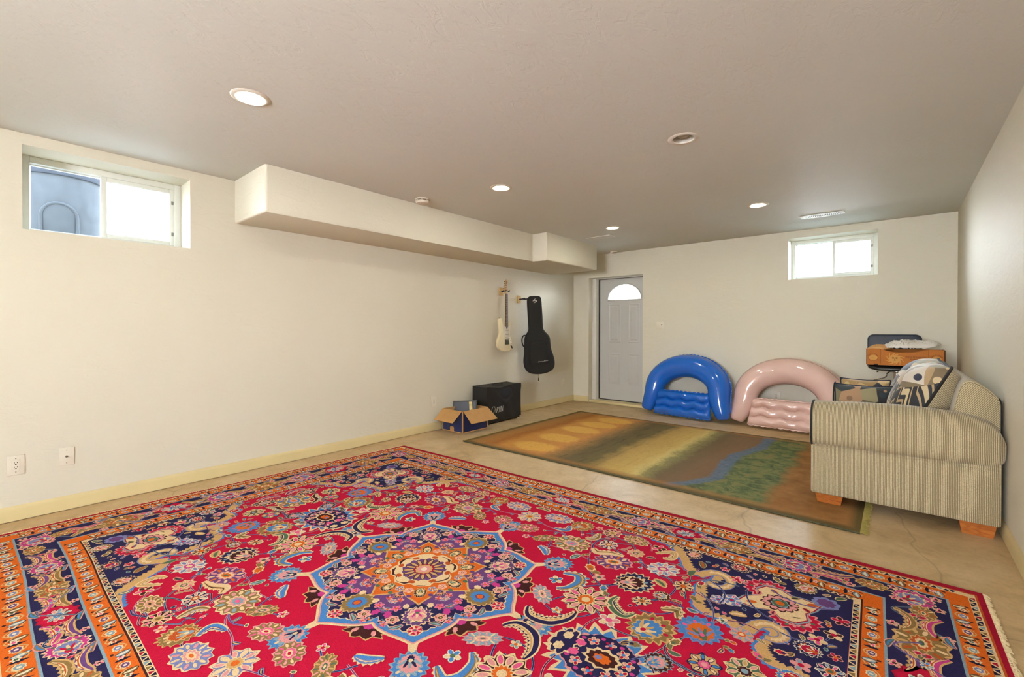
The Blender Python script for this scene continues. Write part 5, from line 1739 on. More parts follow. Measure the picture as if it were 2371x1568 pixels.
def layered(fn):
    """a motif takes its own thin stack of layers and leaves the drawing height as it found it"""
    def g(s, *a, **k):
        if getattr(s, 'nest', 0): return fn(s, *a, **k)
        s.nest = 1; z0 = s.z
        s.z = s.base + (s.k % 5) * 3.0e-5; s.k += 1
        fn(s, *a, **k)
        s.z = z0; s.nest = 0
    return g
for nm in ('rosette', 'oval', 'palmette', 'sprig', 'bud', 'leaf', 'sickle', 'stem'):
    setattr(Rug, nm, layered(getattr(Rug, nm)))
rg = Rug()
BX = [1.660, 1.686, 1.693, 1.760, 1.769, 1.977, 1.986, 2.056, 2.082, 2.090, 2.117]
BY = [1.036, 1.060, 1.067, 1.138, 1.147, 1.296, 1.305, 1.388, 1.420, 1.430, 1.466]
# ground and bands, outside in
rg.mode = 'c'
for k, col in ((10, 'dred'), (9, 'rust'), (8, 'cream'), (7, 'orange'), (6, 'sky'), (5, 'navy'), (4, 'sky'), (3, 'orange'), (2, 'brown'), (1, 'cream'), (0, 'red')):
    rg.z += 2e-6
    x, y = BX[k], BY[k]
    n = 30
    rg.emit([(-x + 2 * x * i / n, -y) for i in range(n + 1)] + [(-x + 2 * x * i / n, y) for i in range(n + 1)], col, quads=[(i, i + 1, n + 2 + i, n + 1 + i) for i in range(n)])
    if k in (10, 7, 3):
        rg.z += 1e-6
# zigzag guards
rg.level()
rg.mode = 'q'
def zig(x0, x1, y0, y1, horiz, per):
    ln = (x1 - x0) if horiz else (y1 - y0)
    n = int(ln / per)
    zb = rg.z
    for i in range(n):
        rg.z = zb
        a = (x0 if horiz else y0) + per * i
        b0, b1 = (y0, y1) if horiz else (x0, x1)
        e = (b1 - b0) * 0.12
        p = [(a, b0 + e), (a + per * 0.62, b0 + e), (a + per * 0.31, b1 - e)]
        r_ = [(a + per * 0.5, b1 - e), (a + per * 1.12, b1 - e), (a + per * 0.81, b0 + e)]
        for q, col in ((p, 'ink'), (r_, ('dred', 'olive', 'sky', 'navy')[i % 4])):
            rg.emit([(u, v) if horiz else (v, u) for u, v in q], col)
for k0, k1, per in ((0, 1, 0.036), (7, 8, 0.042)):
    zig(0.0, BX[k0], BY[k0], BY[k1], True, per)
    zig(BX[k0], BX[k1], 0.0, BY[k0], False, per)
# guard bands
def guard(kk, horiz, ln, c0, c1, per):
    n = int(ln / per)
    cm = (c0 + c1) / 2; h = (c1 - c0) / 2
    T = (lambda a, b: (a, b)) if horiz else (lambda a, b: (b, a))
    R0 = 0 if horiz else PI / 2
    zb = rg.z
    for i in range(n):
        rg.z = zb
        a = per * (i + 0.5)
        rg.ribbon([T(a + per * (-0.5 + q / 8), cm + h * 0.72 * math.sin(2 * PI * q / 8 + i * PI)) for q in range(9)], h * 0.07, 'tan')
        c = T(a - per * 0.28, cm)
        rg.lobed(c, h * 0.62, h * 0.50, R0, 8, 0.2, 's', 'cream'); rg.lobed(c, h * 0.46, h * 0.36, R0, 8, 0.2, 's', ('lilac', 'sky', 'purple')[i % 3]); rg.lobed(c, h * 0.18, h * 0.16, 0, 6, 0, 'r', 'ivory')
        x0 = a + per * 0.02
        rg.emit([T(x0, cm - h * 0.75), T(x0 + per * 0.10, cm - h * 0.2), T(x0 + per * 0.03, cm), T(x0 + per * 0.10, cm + h * 0.2), T(x0, cm + h * 0.75), T(x0 - per * 0.05, cm)], 'ink')
        c = T(a + per * 0.18, cm + h * 0.1)
        rg.lobed(c, h * 0.42, h * 0.42, R0, 6, 0.45, 'p', 'ivory'); rg.lobed(c, h * 0.22, h * 0.22, R0, 6, 0.4, 'p', ('rust', 'green', 'pink')[i % 3])
        c = T(a + per * 0.38, cm - h * 0.2)
        rg.leaf(c, h * 1.3, h * 0.32, R0 + PI / 2 + 0.2, ('sky', 'olive')[i % 2], 'ivory', 'brown')
        c = T(a + per * 0.46, cm + h * 0.62)
        rg.lobed(c, h * 0.22, h * 0.16, 0, 6, 0, 'r', 'brown')
guard(0, True, BX[2], BY[2], BY[3], 0.130); guard(0, False, BY[2], BX[2], BX[3], 0.128)
guard(1, True, BX[6], BY[6], BY[7], 0.132); guard(1, False, BY[6], BX[6], BX[7], 0.128)
# main border
rg.level()
def border(horiz, ln, c0, c1, start):
    cm = (c0 + c1) / 2; h = (c1 - c0) / 2
    T = (lambda a, b: (a, b)) if horiz else (lambda a, b: (b, a))
    R0 = 0 if horiz else PI / 2
    per = 0.285
    n = int(ln / per) + 1
    zb = rg.z
    for i in range(n):
        rg.z = zb
        a = start + per * i
        if a > ln: break
        # vine
        rg.stem([T(a + per * q / 4, cm + h * 0.80 * math.sin(2 * PI * q / 4)) for q in range(5)], 0.004)
        kind = (i + (0 if horiz else 1)) % 3
        c = T(a, cm)
        if a < 1e-6: rg.mode = 'y' if horiz else 'x'
        if kind == 0:
            rg.lobed(c, h * 1.28, h * 0.94, R0, 12, 0.16, 'p', 'dred'); rg.lobed(c, h * 1.16, h * 0.84, R0, 12, 0.16, 'p', 'red')
            rg.rosette(c, h * 0.84, ('ivory', 'brown', 'sky', 'rose', 'blue', 'cream'), 10, h * 0.58, R0)
        elif kind == 1:
            rg.oval(c, h * 1.20, h * 0.86, R0, ('tan', 'olive', 'rust', 'cream', 'green'), 12)
        else:
            rg.palmette(c, h * 0.98, R0, ('cream', 'magenta', 'lilac', 'red', 'green'))
        rg.mode = 'q'
        for sg in (-1, 1):
            b = a + per * 0.5
            s0 = sg if i % 2 else -sg
            rg.sickle([T(b - 0.085, cm + s0 * h * 0.55), T(b - 0.03, cm + s0 * h * 0.25), T(b + 0.035, cm + s0 * h * 0.30), T(b + 0.085, cm + s0 * h * 0.72)], 0.012, ('purple', 'magenta', 'olive')[(i + sg) % 3], 'cream', 'rust', 'tan', 4)
            rg.sprig(T(b - 0.055, cm + sg * h * 0.80), h * 0.22, 0.3, ('cream', 'rose', 'pink', 'brown'))
            rg.bud(T(b + 0.06, cm - sg * h * 0.10), h * 0.24, R0 + sg, ('rose', 'red', 'green'))
            rg.leaf(T(a + 0.07 * sg, cm + sg * h * 0.86), 0.07, 0.009, R0 + 0.3 * sg, ('green', 'sky', 'olive')[i % 3], 'blue', 'rose')
        rg.sprig(T(a + per * 0.5, cm + (h * 0.05)), h * 0.20, 0.0, ('ivory', 'sky', 'blue', 'orange'))
border(True, BX[4] - 0.10, BY[4], BY[5], 0.0)
border(False, BY[4] - 0.10, BX[4], BX[5], 0.0)
ck = ((BX[4] + BX[5]) / 2, (BY[4] + BY[5]) / 2)
rg.palmette((ck[0] - 0.01, ck[1] - 0.008), 0.078, PI / 4, ('cream', 'magenta', 'lilac', 'red', 'green'), 1.1)
for q_, k_ in (((-0.16, 0.02), 0), ((0.02, -0.125), PI / 2)):
    rg.oval((ck[0] + q_[0] * 0.95, ck[1] + q_[1] * 0.95), 0.066, 0.046, k_, ('tan', 'olive', 'rust', 'cream', 'green'), 10)
for q_ in ((0.075, -0.055), (-0.075, 0.055), (0.07, 0.045), (-0.07, -0.048), (-0.23, -0.04), (-0.05, -0.055)):
    rg.sprig((ck[0] + q_[0], ck[1] + q_[1]), 0.022, 0.4, ('cream', 'rose', 'pink', 'brown'))

# field: spandrels in the corners
rg.level()
SP = [(0.72, 1.037), (0.836, 1.020), (0.900, 0.955), (0.945, 0.895), (0.985, 0.830), (1.050, 0.800), (1.085, 0.835), (1.120, 0.870), (1.130, 0.800), (1.105, 0.745), (1.085, 0.700), (1.105, 0.640), (1.120, 0.545), (1.181, 0.513), (1.249, 0.520), (1.290, 0.492), (1.345, 0.500), (1.375, 0.560), (1.420, 0.560), (1.405, 0.490), (1.388, 0.435), (1.405, 0.400), (1.440, 0.362), (1.515, 0.365), (1.560, 0.320), (1.600, 0.290), (1.661, 0.250)]
def jag(pts, k, amp, ph=0):
    out = []
    for i in range(len(pts) - 1):
        a, b = pts[i], pts[i + 1]
        l = math.hypot(b[0] - a[0], b[1] - a[1]); n = max(1, int(l / k))
        nx, ny = -(b[1] - a[1]) / l, (b[0] - a[0]) / l
        for j in range(n):
            for q, o_ in ((0.0, 0.0), (0.62, amp)):
                t = (j + q) / n
                out.append((a[0] + (b[0] - a[0]) * t + nx * o_, a[1] + (b[1] - a[1]) * t + ny * o_))
    out.append(pts[-1])
    return out
def shift(pts, d):
    out = []
    n = len(pts)
    for i in range(n):
        a, b = pts[max(0, i - 1)], pts[min(n - 1, i + 1)]
        l = math.hypot(b[0] - a[0], b[1] - a[1]) or 1
        out.append((pts[i][0] - (b[1] - a[1]) / l * d, pts[i][1] + (b[0] - a[0]) / l * d))
    return out
spc = [(p.x, p.y) for p in catmull(SP, 3, False)]
def corner_poly(path):
    return path + [(BX[0], path[-1][1]), (BX[0], BY[0]), (path[0][0], BY[0])]
def clampf(path): return [(min(x, BX[0]), min(y, BY[0])) for x, y in path]
rg.level()
rg.emit(corner_poly(clampf(jag(shift(spc, -0.012), 0.018, -0.010))), 'blue')
rg.emit(corner_poly(clampf(shift(spc, -0.004))), 'rose')
rg.emit(corner_poly(clampf(spc)), 'tan')
rg.emit(corner_poly(clampf(jag(shift([(p[0] + 0.030, p[1] + 0.026) for p in spc], 0.0), 0.022, 0.014))), 'navy')
# scrolls of the acanthus rim
for pts in ([(1.060, 0.800), (1.110, 0.872), (1.165, 0.880), (1.205, 0.835), (1.195, 0.775), (1.150, 0.752), (1.115, 0.775)], [(1.345, 0.505), (1.365, 0.575), (1.405, 0.612), (1.450, 0.598), (1.464, 0.555), (1.440, 0.520), (1.405, 0.515)]):
    p = [(q.x, q.y) for q in catmull(pts, 5, False)]
    rg.ribbon(p, lambda q: 0.030 - 0.012 * q, 'lilac'); rg.ribbon(p, lambda q: 0.025 - 0.012 * q, 'tan', jag=0.1); rg.ribbon(p[4:-3], lambda q: 0.008, 'cream', jag=0.5)
    ins = pts[2]
# cartouche in the spandrel
rg.level()
cc = (1.415, 0.800)
for sg in (-1, 1):
    rg.palmette((cc[0] + sg * 0.105 * 0.62, cc[1] - sg * 0.105 * 0.78), 0.085, math.atan2(-sg * 0.78, sg * 0.62), ('rose', 'red', 'dred', 'olive', 'green'), 1.3)
dirx = math.atan2(0.16, 0.24)
def cart(k, col):
    o_ = [(-0.19, 0.0), (-0.13, 0.045), (-0.06, 0.055), (-0.05, 0.110), (0.0, 0.135), (0.055, 0.115), (0.075, 0.065), (0.12, 0.045), (0.175, 0.0), (0.12, -0.045), (0.075, -0.065), (0.055, -0.115), (0.0, -0.135), (-0.05, -0.110), (-0.06, -0.055), (-0.13, -0.045)]
    ca, sa = math.cos(dirx), math.sin(dirx)
    rg.emit([(cc[0] + k * (u * ca - v * sa), cc[1] + k * (u * sa + v * ca)) for u, v in o_], col)
rg.level()
cart(1.06, 'sky'); cart(1.0, 'dred'); cart(0.95, 'cream')
rg.lobed(cc, 0.078, 0.066, dirx, 12, 0.2, 's', 'brown'); rg.lobed(cc, 0.070, 0.058, dirx, 12, 0.2, 's', 'rose'); rg.lobed(cc, 0.052, 0.042, dirx, 8, 0.25, 'p', 'brown'); rg.lobed(cc, 0.038, 0.032, dirx, 8, 0.2, 's', 'sky'); rg.lobed(cc, 0.032, 0.026, dirx, 8, 0.0, 'r', 'green'); rg.lobed(cc, 0.018, 0.016, 0, 8, 0.0, 'r', 'orange')
for a in range(6):
    q = (cc[0] + 0.095 * math.cos(dirx + PI / 2 + (a - 2.5) * 0.45 + (PI if a % 2 else 0)), cc[1] + 0.095 * math.sin(dirx + PI / 2 + (a - 2.5) * 0.45 + (PI if a % 2 else 0)))
    rg.leaf(q, 0.035, 0.008, dirx + a, ('green', 'pink', 'red')[a % 3], 'brown', 'tan')
ca, sa = math.cos(dirx), math.sin(dirx)
for d_, r_ in ((-0.205, 0.050), (-0.265, 0.036)):
    rg.rosette((cc[0] + d_ * ca, cc[1] + d_ * sa), r_, ('ivory', 'lilac', 'pink', 'cream', 'blue', 'red'), 6)
rg.lobed((cc[0] + 0.135 * ca, cc[1] + 0.135 * sa), 0.024, 0.013, dirx, 8, 0, 'r', 'rust'); rg.lobed((cc[0] - 0.12 * ca, cc[1] - 0.12 * sa), 0.022, 0.012, dirx, 8, 0, 'r', 'orange')
rg.lobed((1.57, 0.93), 0.055, 0.05, 0.6, 8, 0.2, 's', 'lilac'); rg.lobed((1.57, 0.93), 0.036, 0.034, 0.6, 8, 0.2, 's', 'purple')

# central medallion
rg.mode = 'c'
rg.level()
def medal(R, amp, n, kind, col, ph=0.0):
    """pointed ogee star"""
    pts = []
    for i in range(n * 16):
        a = 2 * PI * i / (n * 16) + ph
        q = (a - ph) * n / (2 * PI) % 1.0
        t = abs(2 * q - 1)          # 1 at the tip, 0 in the notch
        if kind == 'o':
            f = 0.55 * t ** 3.0 + 0.45 * math.sin(PI / 2 * min(1, t * 1.5)) ** 0.8
        else:
            f = t
        r = R * (1 - amp + amp * f)
        pts.append((r * math.cos(a), r * math.sin(a)))
    rg.emit(pts, col, fan=(0.0, 0.0))
for i in range(8):      # brown wedges with cream rims between the tips
    a = PI / 8 + PI / 4 * i
    c = (0.485 * math.cos(a), 0.485 * math.sin(a))
    rg.lobed(c, 0.062, 0.105, a, 9, 0.3, 'p', 'tan'); rg.lobed(c, 0.054, 0.095, a, 9, 0.3, 'p', 'brown')
    for s_ in (-1, 1):
        rg.lobed((c[0] - s_ * 0.04 * math.sin(a) + 0.012 * math.cos(a), c[1] + s_ * 0.04 * math.cos(a) + 0.012 * math.sin(a)), 0.018, 0.010, a + 0.5 * s_, 7, 0.2, 's', 'rose')
    rg.lobed((c[0] * 0.95, c[1] * 0.95), 0.022, 0.024, a, 7, 0.2, 's', 'magenta')
rg.level()
for i in range(8):      # cream spires and their palmettes
    a = PI / 4 * i
    ca, sa = math.cos(a), math.sin(a)
    rg.ribbon([(0.53 * ca, 0.53 * sa), (0.60 * ca, 0.60 * sa), (0.63 * ca, 0.63 * sa)], lambda q: 0.015 * (1 - q) + 0.006, 'cream')
    rg.palmette((0.655 * ca, 0.655 * sa), 0.078, a, ('sky', 'blue', 'rose', 'navy', 'cream'), 1.0)
medal(0.560, 0.20, 8, 'o', 'cream', -PI / 8 + PI / 8); medal(0.548, 0.20, 8, 'o', 'rose'); medal(0.540, 0.20, 8, 'o', 'blue')
pts = []
for i in range(8 * 24):
    a = 2 * PI * i / 192
    t = abs(2 * ((a * 8 / (2 * PI)) % 1.0) - 1)
    f = 0.55 * t ** 3.0 + 0.45 * math.sin(PI / 2 * min(1, t * 1.5)) ** 0.8
    r = 0.495 * (0.80 + 0.20 * f) + (0.009 if i % 2 else 0)
    pts.append((r * math.cos(a), r * math.sin(a)))
rg.emit([(x * 1.012, y * 1.012) for x, y in pts], 'cream', fan=(0.0, 0.0)); rg.emit(pts, 'navy', fan=(0.0, 0.0))
medal(0.375, 0.26, 8, 'x', 'purple', PI / 8)
rg.level()
zb = rg.z + 1.6e-4
for i in range(8):
    rg.z = zb
    a = PI / 4 * i
    ca, sa = math.cos(a), math.sin(a)
    if i % 2 == 0:
        c = (0.365 * ca, 0.365 * sa)
        rg.lobed(c, 0.078, 0.070, a, 16, 0.16, 'p', 'tan'); rg.lobed(c, 0.070, 0.062, a, 16, 0.16, 'p', 'olive'); rg.lobed(c, 0.046, 0.042, a, 12, 0.16, 'p', 'blue'); rg.lobed(c, 0.022, 0.020, a, 10, 0.1, 'p', 'purple'); rg.lobed(c, 0.016, 0.015, a, 10, 0.1, 'p', 'orange')
    else:
        rg.palmette((0.375 * ca, 0.375 * sa), 0.068, a, ('cream', 'purple', 'rose', 'magenta', 'green'), 1.0)
    rg.rosette((0.468 * ca, 0.468 * sa), 0.034, ('cream', 'red', 'rose', 'cream', 'pink', 'green'), 6)
    for sg in (-1, 1):
        b = a + sg * 0.235
        rg.rosette((0.405 * math.cos(b), 0.405 * math.sin(b)), 0.030, ('cream', 'rose', 'red', 'rose', 'brown', 'tan'), 6)
        rg.leaf((0.445 * math.cos(a + sg * 0.17), 0.445 * math.sin(a + sg * 0.17)), 0.055, 0.009, a + sg * 1.2, 'green', 'sky', 'rose')
        rg.sprig((0.33 * math.cos(a + sg * 0.27), 0.33 * math.sin(a + sg * 0.27)), 0.022, a, ('rose', 'pink', 'magenta', 'orange'))
        rg.lobed((0.375 * math.cos(a + sg * 0.32), 0.375 * math.sin(a + sg * 0.32)), 0.026, 0.018, a, 7, 0.3, 'p', 'magenta')
        rg.lobed((0.31 * math.cos(a + sg * 0.16), 0.31 * math.sin(a + sg * 0.16)), 0.018, 0.014, a, 7, 0.2, 's', 'cream')
        for rr_, da, c1, c2 in ((0.268, 0.30, 'rose', 'red'), (0.285, 0.37, 'cream', 'lilac'), (0.240, 0.36, 'tan', 'navy'), (0.345, 0.37, 'lilac', 'green'), (0.425, 0.33, 'sky', 'navy'), (0.440, 0.29, 'rose', 'magenta')):
            rg.sprig((rr_ * math.cos(a + sg * da), rr_ * math.sin(a + sg * da)), 0.0165, a + da, (c1, c2, 'rose', 'orange'))
rg.level()
medal(0.305, 0.34, 8, 'o', 'tan'); medal(0.292, 0.34, 8, 'o', 'orange')
rg.level()
for i in range(8):
    a = PI / 4 * i
    ca, sa = math.cos(a), math.sin(a)
    rg.palmette((0.205 * ca, 0.205 * sa), 0.042, a, ('tan', 'brown', 'cream', 'green', 'sky'), 0.8)
    for sg in (-1, 1):
        b = a + sg * 0.27
        rg.rosette((0.190 * math.cos(b), 0.190 * math.sin(b)), 0.023, ('cream', 'lilac' if sg > 0 else 'rose', 'rose', 'cream', 'red', 'cream'), 5)
        rg.lobed((0.235 * math.cos(a + sg * 0.20), 0.235 * math.sin(a + sg * 0.20)), 0.013, 0.010, 0, 6, 0, 'r', ('green', 'purple')[i % 2])
rg.level()
rg.lobed((0, 0), 0.162, 0.162, PI / 8, 8, 0.14, 's', 'cream'); rg.lobed((0, 0), 0.152, 0.152, PI / 8, 8, 0.14, 's', 'brown'); rg.lobed((0, 0), 0.146, 0.146, PI / 8, 8, 0.14, 's', 'cream')
for i in range(8):
    a = PI / 8 + PI / 4 * i
    rg.lobed((0.122 * math.cos(a), 0.122 * math.sin(a)), 0.018, 0.013, a + PI / 2, 8, 0.1, 's', 'rust')
rg.lobed((0, 0), 0.106, 0.106, 0, 16, 0.12, 's', 'purple')
for i in range(16):
    a = 2 * PI * i / 16
    rg.lobed((0.072 * math.cos(a), 0.072 * math.sin(a)), 0.030, 0.0115, a, 8, 0, 'r', 'brown'); rg.lobed((0.070 * math.cos(a), 0.070 * math.sin(a)), 0.025, 0.0075, a, 8, 0, 'r', 'tan')
rg.lobed((0, 0), 0.050, 0.050, 0, 12, 0.1, 's', 'dred'); rg.lobed((0, 0), 0.043, 0.043, 0, 12, 0.1, 's', 'tan'); rg.lobed((0, 0), 0.032, 0.032, 0, 8, 0.2, 's', 'rose'); rg.lobed((0, 0), 0.016, 0.016, 0, 8, 0.1, 's', 'ivory')

# pendants on the long axis
rg.mode = 'x'
rg.level()
pc = (0.955, 0.0)
rg.lobed(pc, 0.225, 0.190, 0, 18, 0.26, 'p', 'cream', PI / 18); rg.lobed(pc, 0.200, 0.165, 0, 18, 0.24, 'p', 'blue', PI / 18)
rg.lobed(pc, 0.152, 0.126, 0, 14, 0.05, 's', 'rose'); rg.lobed(pc, 0.146, 0.120, 0, 14, 0.05, 's', 'navy')
for k in range(10):
    a = 2 * PI * k / 10 + 0.3
    rg.sprig((pc[0] + 0.105 * math.cos(a), pc[1] + 0.082 * math.sin(a)), 0.024, a, ('cream', 'rose', 'red', 'blue'))
    rg.lobed((pc[0] + 0.128 * math.cos(a + 0.3), pc[1] + 0.102 * math.sin(a + 0.3)), 0.010, 0.008, 0, 6, 0, 'r', 'magenta')
rg.lobed((pc[0] + 0.01, 0), 0.078, 0.058, 0, 10, 0.22, 'p', 'cream'); rg.lobed((pc[0] + 0.01, 0), 0.062, 0.044, 0, 10, 0.16, 'p', 'brown'); rg.lobed((pc[0] + 0.01, 0), 0.036, 0.024, 0, 8, 0.2, 's', 'orange'); rg.lobed((pc[0] - 0.005, 0), 0.014, 0.012, 0, 8, 0.2, 's', 'lilac')
rg.level()
rg.lobed((0.805, 0.0), 0.058, 0.090, 0, 8, 0.22, 's', 'cream'); rg.lobed((0.805, 0.0), 0.048, 0.078, 0, 8, 0.22, 's', 'navy')
for sg in (-1, 1):
    rg.lobed((0.800, sg * 0.035), 0.020, 0.024, 0, 6, 0.2, 's', 'cream'); rg.lobed((0.860, sg * 0.03), 0.022, 0.018, 0, 6, 0.2, 's', 'pink')
# big axis flower towards the end
rg.oval((1.40, 0.0), 0.135, 0.125, 0.0, ('cream', 'olive', 'blue', 'rose', 'orange'), 16)
rg.mode = 'y'
rg.rosette((0.0, 0.845), 0.082, ('cream', 'lilac', 'rose', 'cream', 'tan', 'orange'), 10)

# field flowers, quarter by quarter
rg.mode = 'q'
rg.level()
stems = [[(0.30, 0.60), (0.45, 0.62), (0.60, 0.60), (0.67, 0.655)], [(0.73, 0.28), (0.81, 0.24), (0.90, 0.18), (1.02, 0.19), (1.06, 0.25)], [(0.84, 0.54), (0.77, 0.47), (0.74, 0.42), (0.63, 0.50), (0.55, 0.62)],
         [(1.185, 0.38), (1.16, 0.30), (1.12, 0.20), (1.20, 0.14), (1.34, 0.16)], [(0.90, 0.73), (0.98, 0.66), (1.04, 0.64), (1.08, 0.56)], [(0.40, 0.68), (0.30, 0.78), (0.16, 0.80), (0.05, 0.84)], [(0.16, 0.62), (0.28, 0.66), (0.33, 0.58)],
         [(0.40, 0.86), (0.52, 0.92), (0.66, 0.90), (0.72, 0.83)], [(1.45, 0.12), (1.52, 0.18), (1.55, 0.26)], [(0.55, 0.62), (0.50, 0.75), (0.42, 0.84)], [(0.67, 0.655), (0.76, 0.72), (0.86, 0.74)], [(1.12, 0.20), (1.10, 0.12), (1.14, 0.05)], [(0.62, 0.30), (0.70, 0.40), (0.84, 0.52)]]
sr = random.Random(4)
for _ in range(46):
    x, y = sr.uniform(0.1, 1.55), sr.uniform(0.06, 0.98)
    if math.hypot(x, y) < 0.62: continue
    a, tw, pts_ = sr.uniform(0, 6.28), sr.choice([-1, 1]) * sr.uniform(4, 9), []
    for k in range(5):
        pts_.append((min(max(x, 0.01), 1.64), min(max(y, 0.01), 1.02))); x += 0.062 * math.cos(a); y += 0.062 * math.sin(a); a += tw * 0.06
    if any(math.hypot(*q) < 0.57 for q in pts_): continue
    stems.append(pts_)
for s_ in stems: rg.stem(s_, 0.0042)
rg.level()
placed = [(0, 0, 0.60), (0.955, 0, 0.24), (1.40, 0.0, 0.15), (0, 0.845, 0.1)] + [(0.655 * math.cos(PI / 4 * i), 0.655 * math.sin(PI / 4 * i), 0.085) for i in range(3)]
def put(fn, x, y, r, *a):
    fn((x, y), r, *a); placed.append((x, y, r * 1.05))
put(rg.rosette, 0.731, 0.283, 0.108, ('cream', 'brown', 'pink', 'rose', 'orange', 'cream'), 12)
put(rg.palmette, 0.836, 0.541, 0.098, 0.6, ('cream', 'navy', 'brown', 'rose', 'sky'), 1.0)
put(rg.oval, 0.673, 0.658, 0.105, 0.080, 0.3, ('rose', 'purple', 'cream', 'orange', 'green'), 12)
put(rg.oval, 0.401, 0.700, 0.108, 0.096, 0.1, ('cream', 'olive', 'rose', 'sky', 'pink'), 14)
put(rg.oval, 0.250, 0.655, 0.072, 0.042, 0.8, ('tan', 'olive', 'rose', 'green', 'cream'), 12)
put(rg.oval, 0.560, 0.195, 0.082, 0.044, -0.7, ('rose', 'sky', 'cream', 'rose', 'green'), 12)
put(rg.palmette, 1.033, 0.272, 0.102, 0.9, ('tan', 'olive', 'blue', 'cream', 'red'), 1.05)
put(rg.palmette, 1.195, 0.385, 0.092, 2.2, ('lilac', 'blue', 'orange', 'green', 'pink'), 1.1)
put(rg.rosette, 0.902, 0.745, 0.085, ('ivory', 'sky', 'lilac', 'rose', 'magenta', 'cream'), 12, 0.07, 0.4)
put(rg.rosette, 1.037, 0.655, 0.048, ('cream', 'brown', 'tan', 'cream', 'rust', 'orange'), 8)
put(rg.palmette, 0.985, 0.515, 0.042, 0.3, ('cream', 'brown', 'sky', 'red', 'green'))
put(rg.rosette, 0.930, 0.425, 0.046, ('cream', 'navy', 'tan', 'cream', 'orange', 'green'), 8, 0.036, 0.5)
put(rg.sprig, 0.879, 0.217, 0.046, 0.4, ('ivory', 'rose', 'cream', 'pink'))
put(rg.bud, 0.750, 0.410, 0.036, 2.0, ('cream', 'blue', 'green'))
put(rg.rosette, 0.725, 0.815, 0.048, ('cream', 'tan', 'pink', 'rose', 'green', 'rose'), 9)
put(rg.bud, 0.610, 0.536, 0.044, 2.4, ('cream', 'orange', 'olive'))
put(rg.sprig, 0.803, 0.945, 0.040, 0.2, ('cream', 'brown', 'pink', 'red'))
put(rg.palmette, 1.130, 0.110, 0.056, 0.8, ('sky', 'brown', 'rose', 'blue', 'tan'))
put(rg.rosette, 1.265, 0.205, 0.062, ('navy', 'tan', 'cream', 'blue', 'pink', 'rose'), 8)
put(rg.rosette, 0.566, 0.815, 0.056, ('ivory', 'navy', 'cream', 'rose', 'rust', 'cream'), 9)
put(rg.bud, 1.143, 0.255, 0.034, 1.1, ('cream', 'olive', 'green'))
put(rg.leaf, 0.938, 0.610, 0.080, 0.020, -0.5, 'tan', 'green')
put(rg.bud, 1.025, 0.145, 0.034, 0.2, ('sky', 'olive', 'navy'))
put(rg.rosette, 1.385, 0.265, 0.070, ('cream', 'green', 'rose', 'tan', 'brown', 'sky'), 9)
put(rg.oval, 0.16, 0.935, 0.10, 0.07, 0.1, ('cream', 'lilac', 'rose', 'cream', 'orange'), 12)
put(rg.palmette, 0.33, 0.930, 0.075, 1.2, ('tan', 'olive', 'rust', 'sky', 'cream'), 1.0)
put(rg.rosette, 0.515, 0.960, 0.058, ('cream', 'brown', 'rose', 'pink', 'tan', 'olive'), 9)
put(rg.oval, 0.665, 0.955, 0.080, 0.052, -0.1, ('cream', 'olive', 'rose', 'tan', 'brown'), 12)
put(rg.oval, 0.095, 0.700, 0.075, 0.060, 0.5, ('rose', 'olive', 'pink', 'cream', 'red'), 12)
put(rg.oval, 1.510, 0.150, 0.085, 0.060, 1.3, ('cream', 'brown', 'rose', 'sky', 'green'), 12)
for pts, w, a, b, c_ in (([(0.567, 0.086), (0.610, 0.040), (0.690, 0.055), (0.738, 0.120), (0.745, 0.180)], 0.020, 'navy', 'cream', 'tan'),
                         ([(0.535, 0.405), (0.600, 0.435), (0.640, 0.385), (0.625, 0.310), (0.580, 0.275)], 0.020, 'blue', 'olive', 'tan'),
                         ([(0.831, 0.394), (0.830, 0.340), (0.865, 0.300), (0.915, 0.285), (0.946, 0.326)], 0.018, 'green', 'cream', 'navy'),
                         ([(0.280, 0.560), (0.330, 0.545), (0.370, 0.500)], 0.016, 'blue', 'lilac', 'cream'),
                         ([(0.520, 0.730), (0.560, 0.700), (0.620, 0.735), (0.690, 0.745)], 0.016, 'cream', 'tan', 'brown'),
                         ([(0.860, 0.850), (0.900, 0.880), (0.880, 0.945), (0.810, 0.880)], 0.012, 'tan', 'cream', 'olive'),
                         ([(1.250, 0.060), (1.300, 0.130), (1.370, 0.140), (1.420, 0.170)], 0.018, 'brown', 'cream', 'sky'),
                         ([(1.56, 0.02), (1.60, 0.08), (1.59, 0.17)], 0.016, 'purple', 'pink', 'cream'),
                         ([(0.43, 0.80), (0.47, 0.84), (0.46, 0.91)], 0.014, 'olive', 'cream', 'lilac'),
                         ([(0.22, 0.80), (0.29, 0.83), (0.27, 0.89)], 0.014, 'blue', 'purple', 'cream'),
                         ([(1.02, 0.42), (1.08, 0.46), (1.10, 0.40)], 0.014, 'olive', 'cream', 'green')):
    rg.sickle(pts, w, a, b, c_)
    for p in pts: placed.append((p[0], p[1], 0.035))
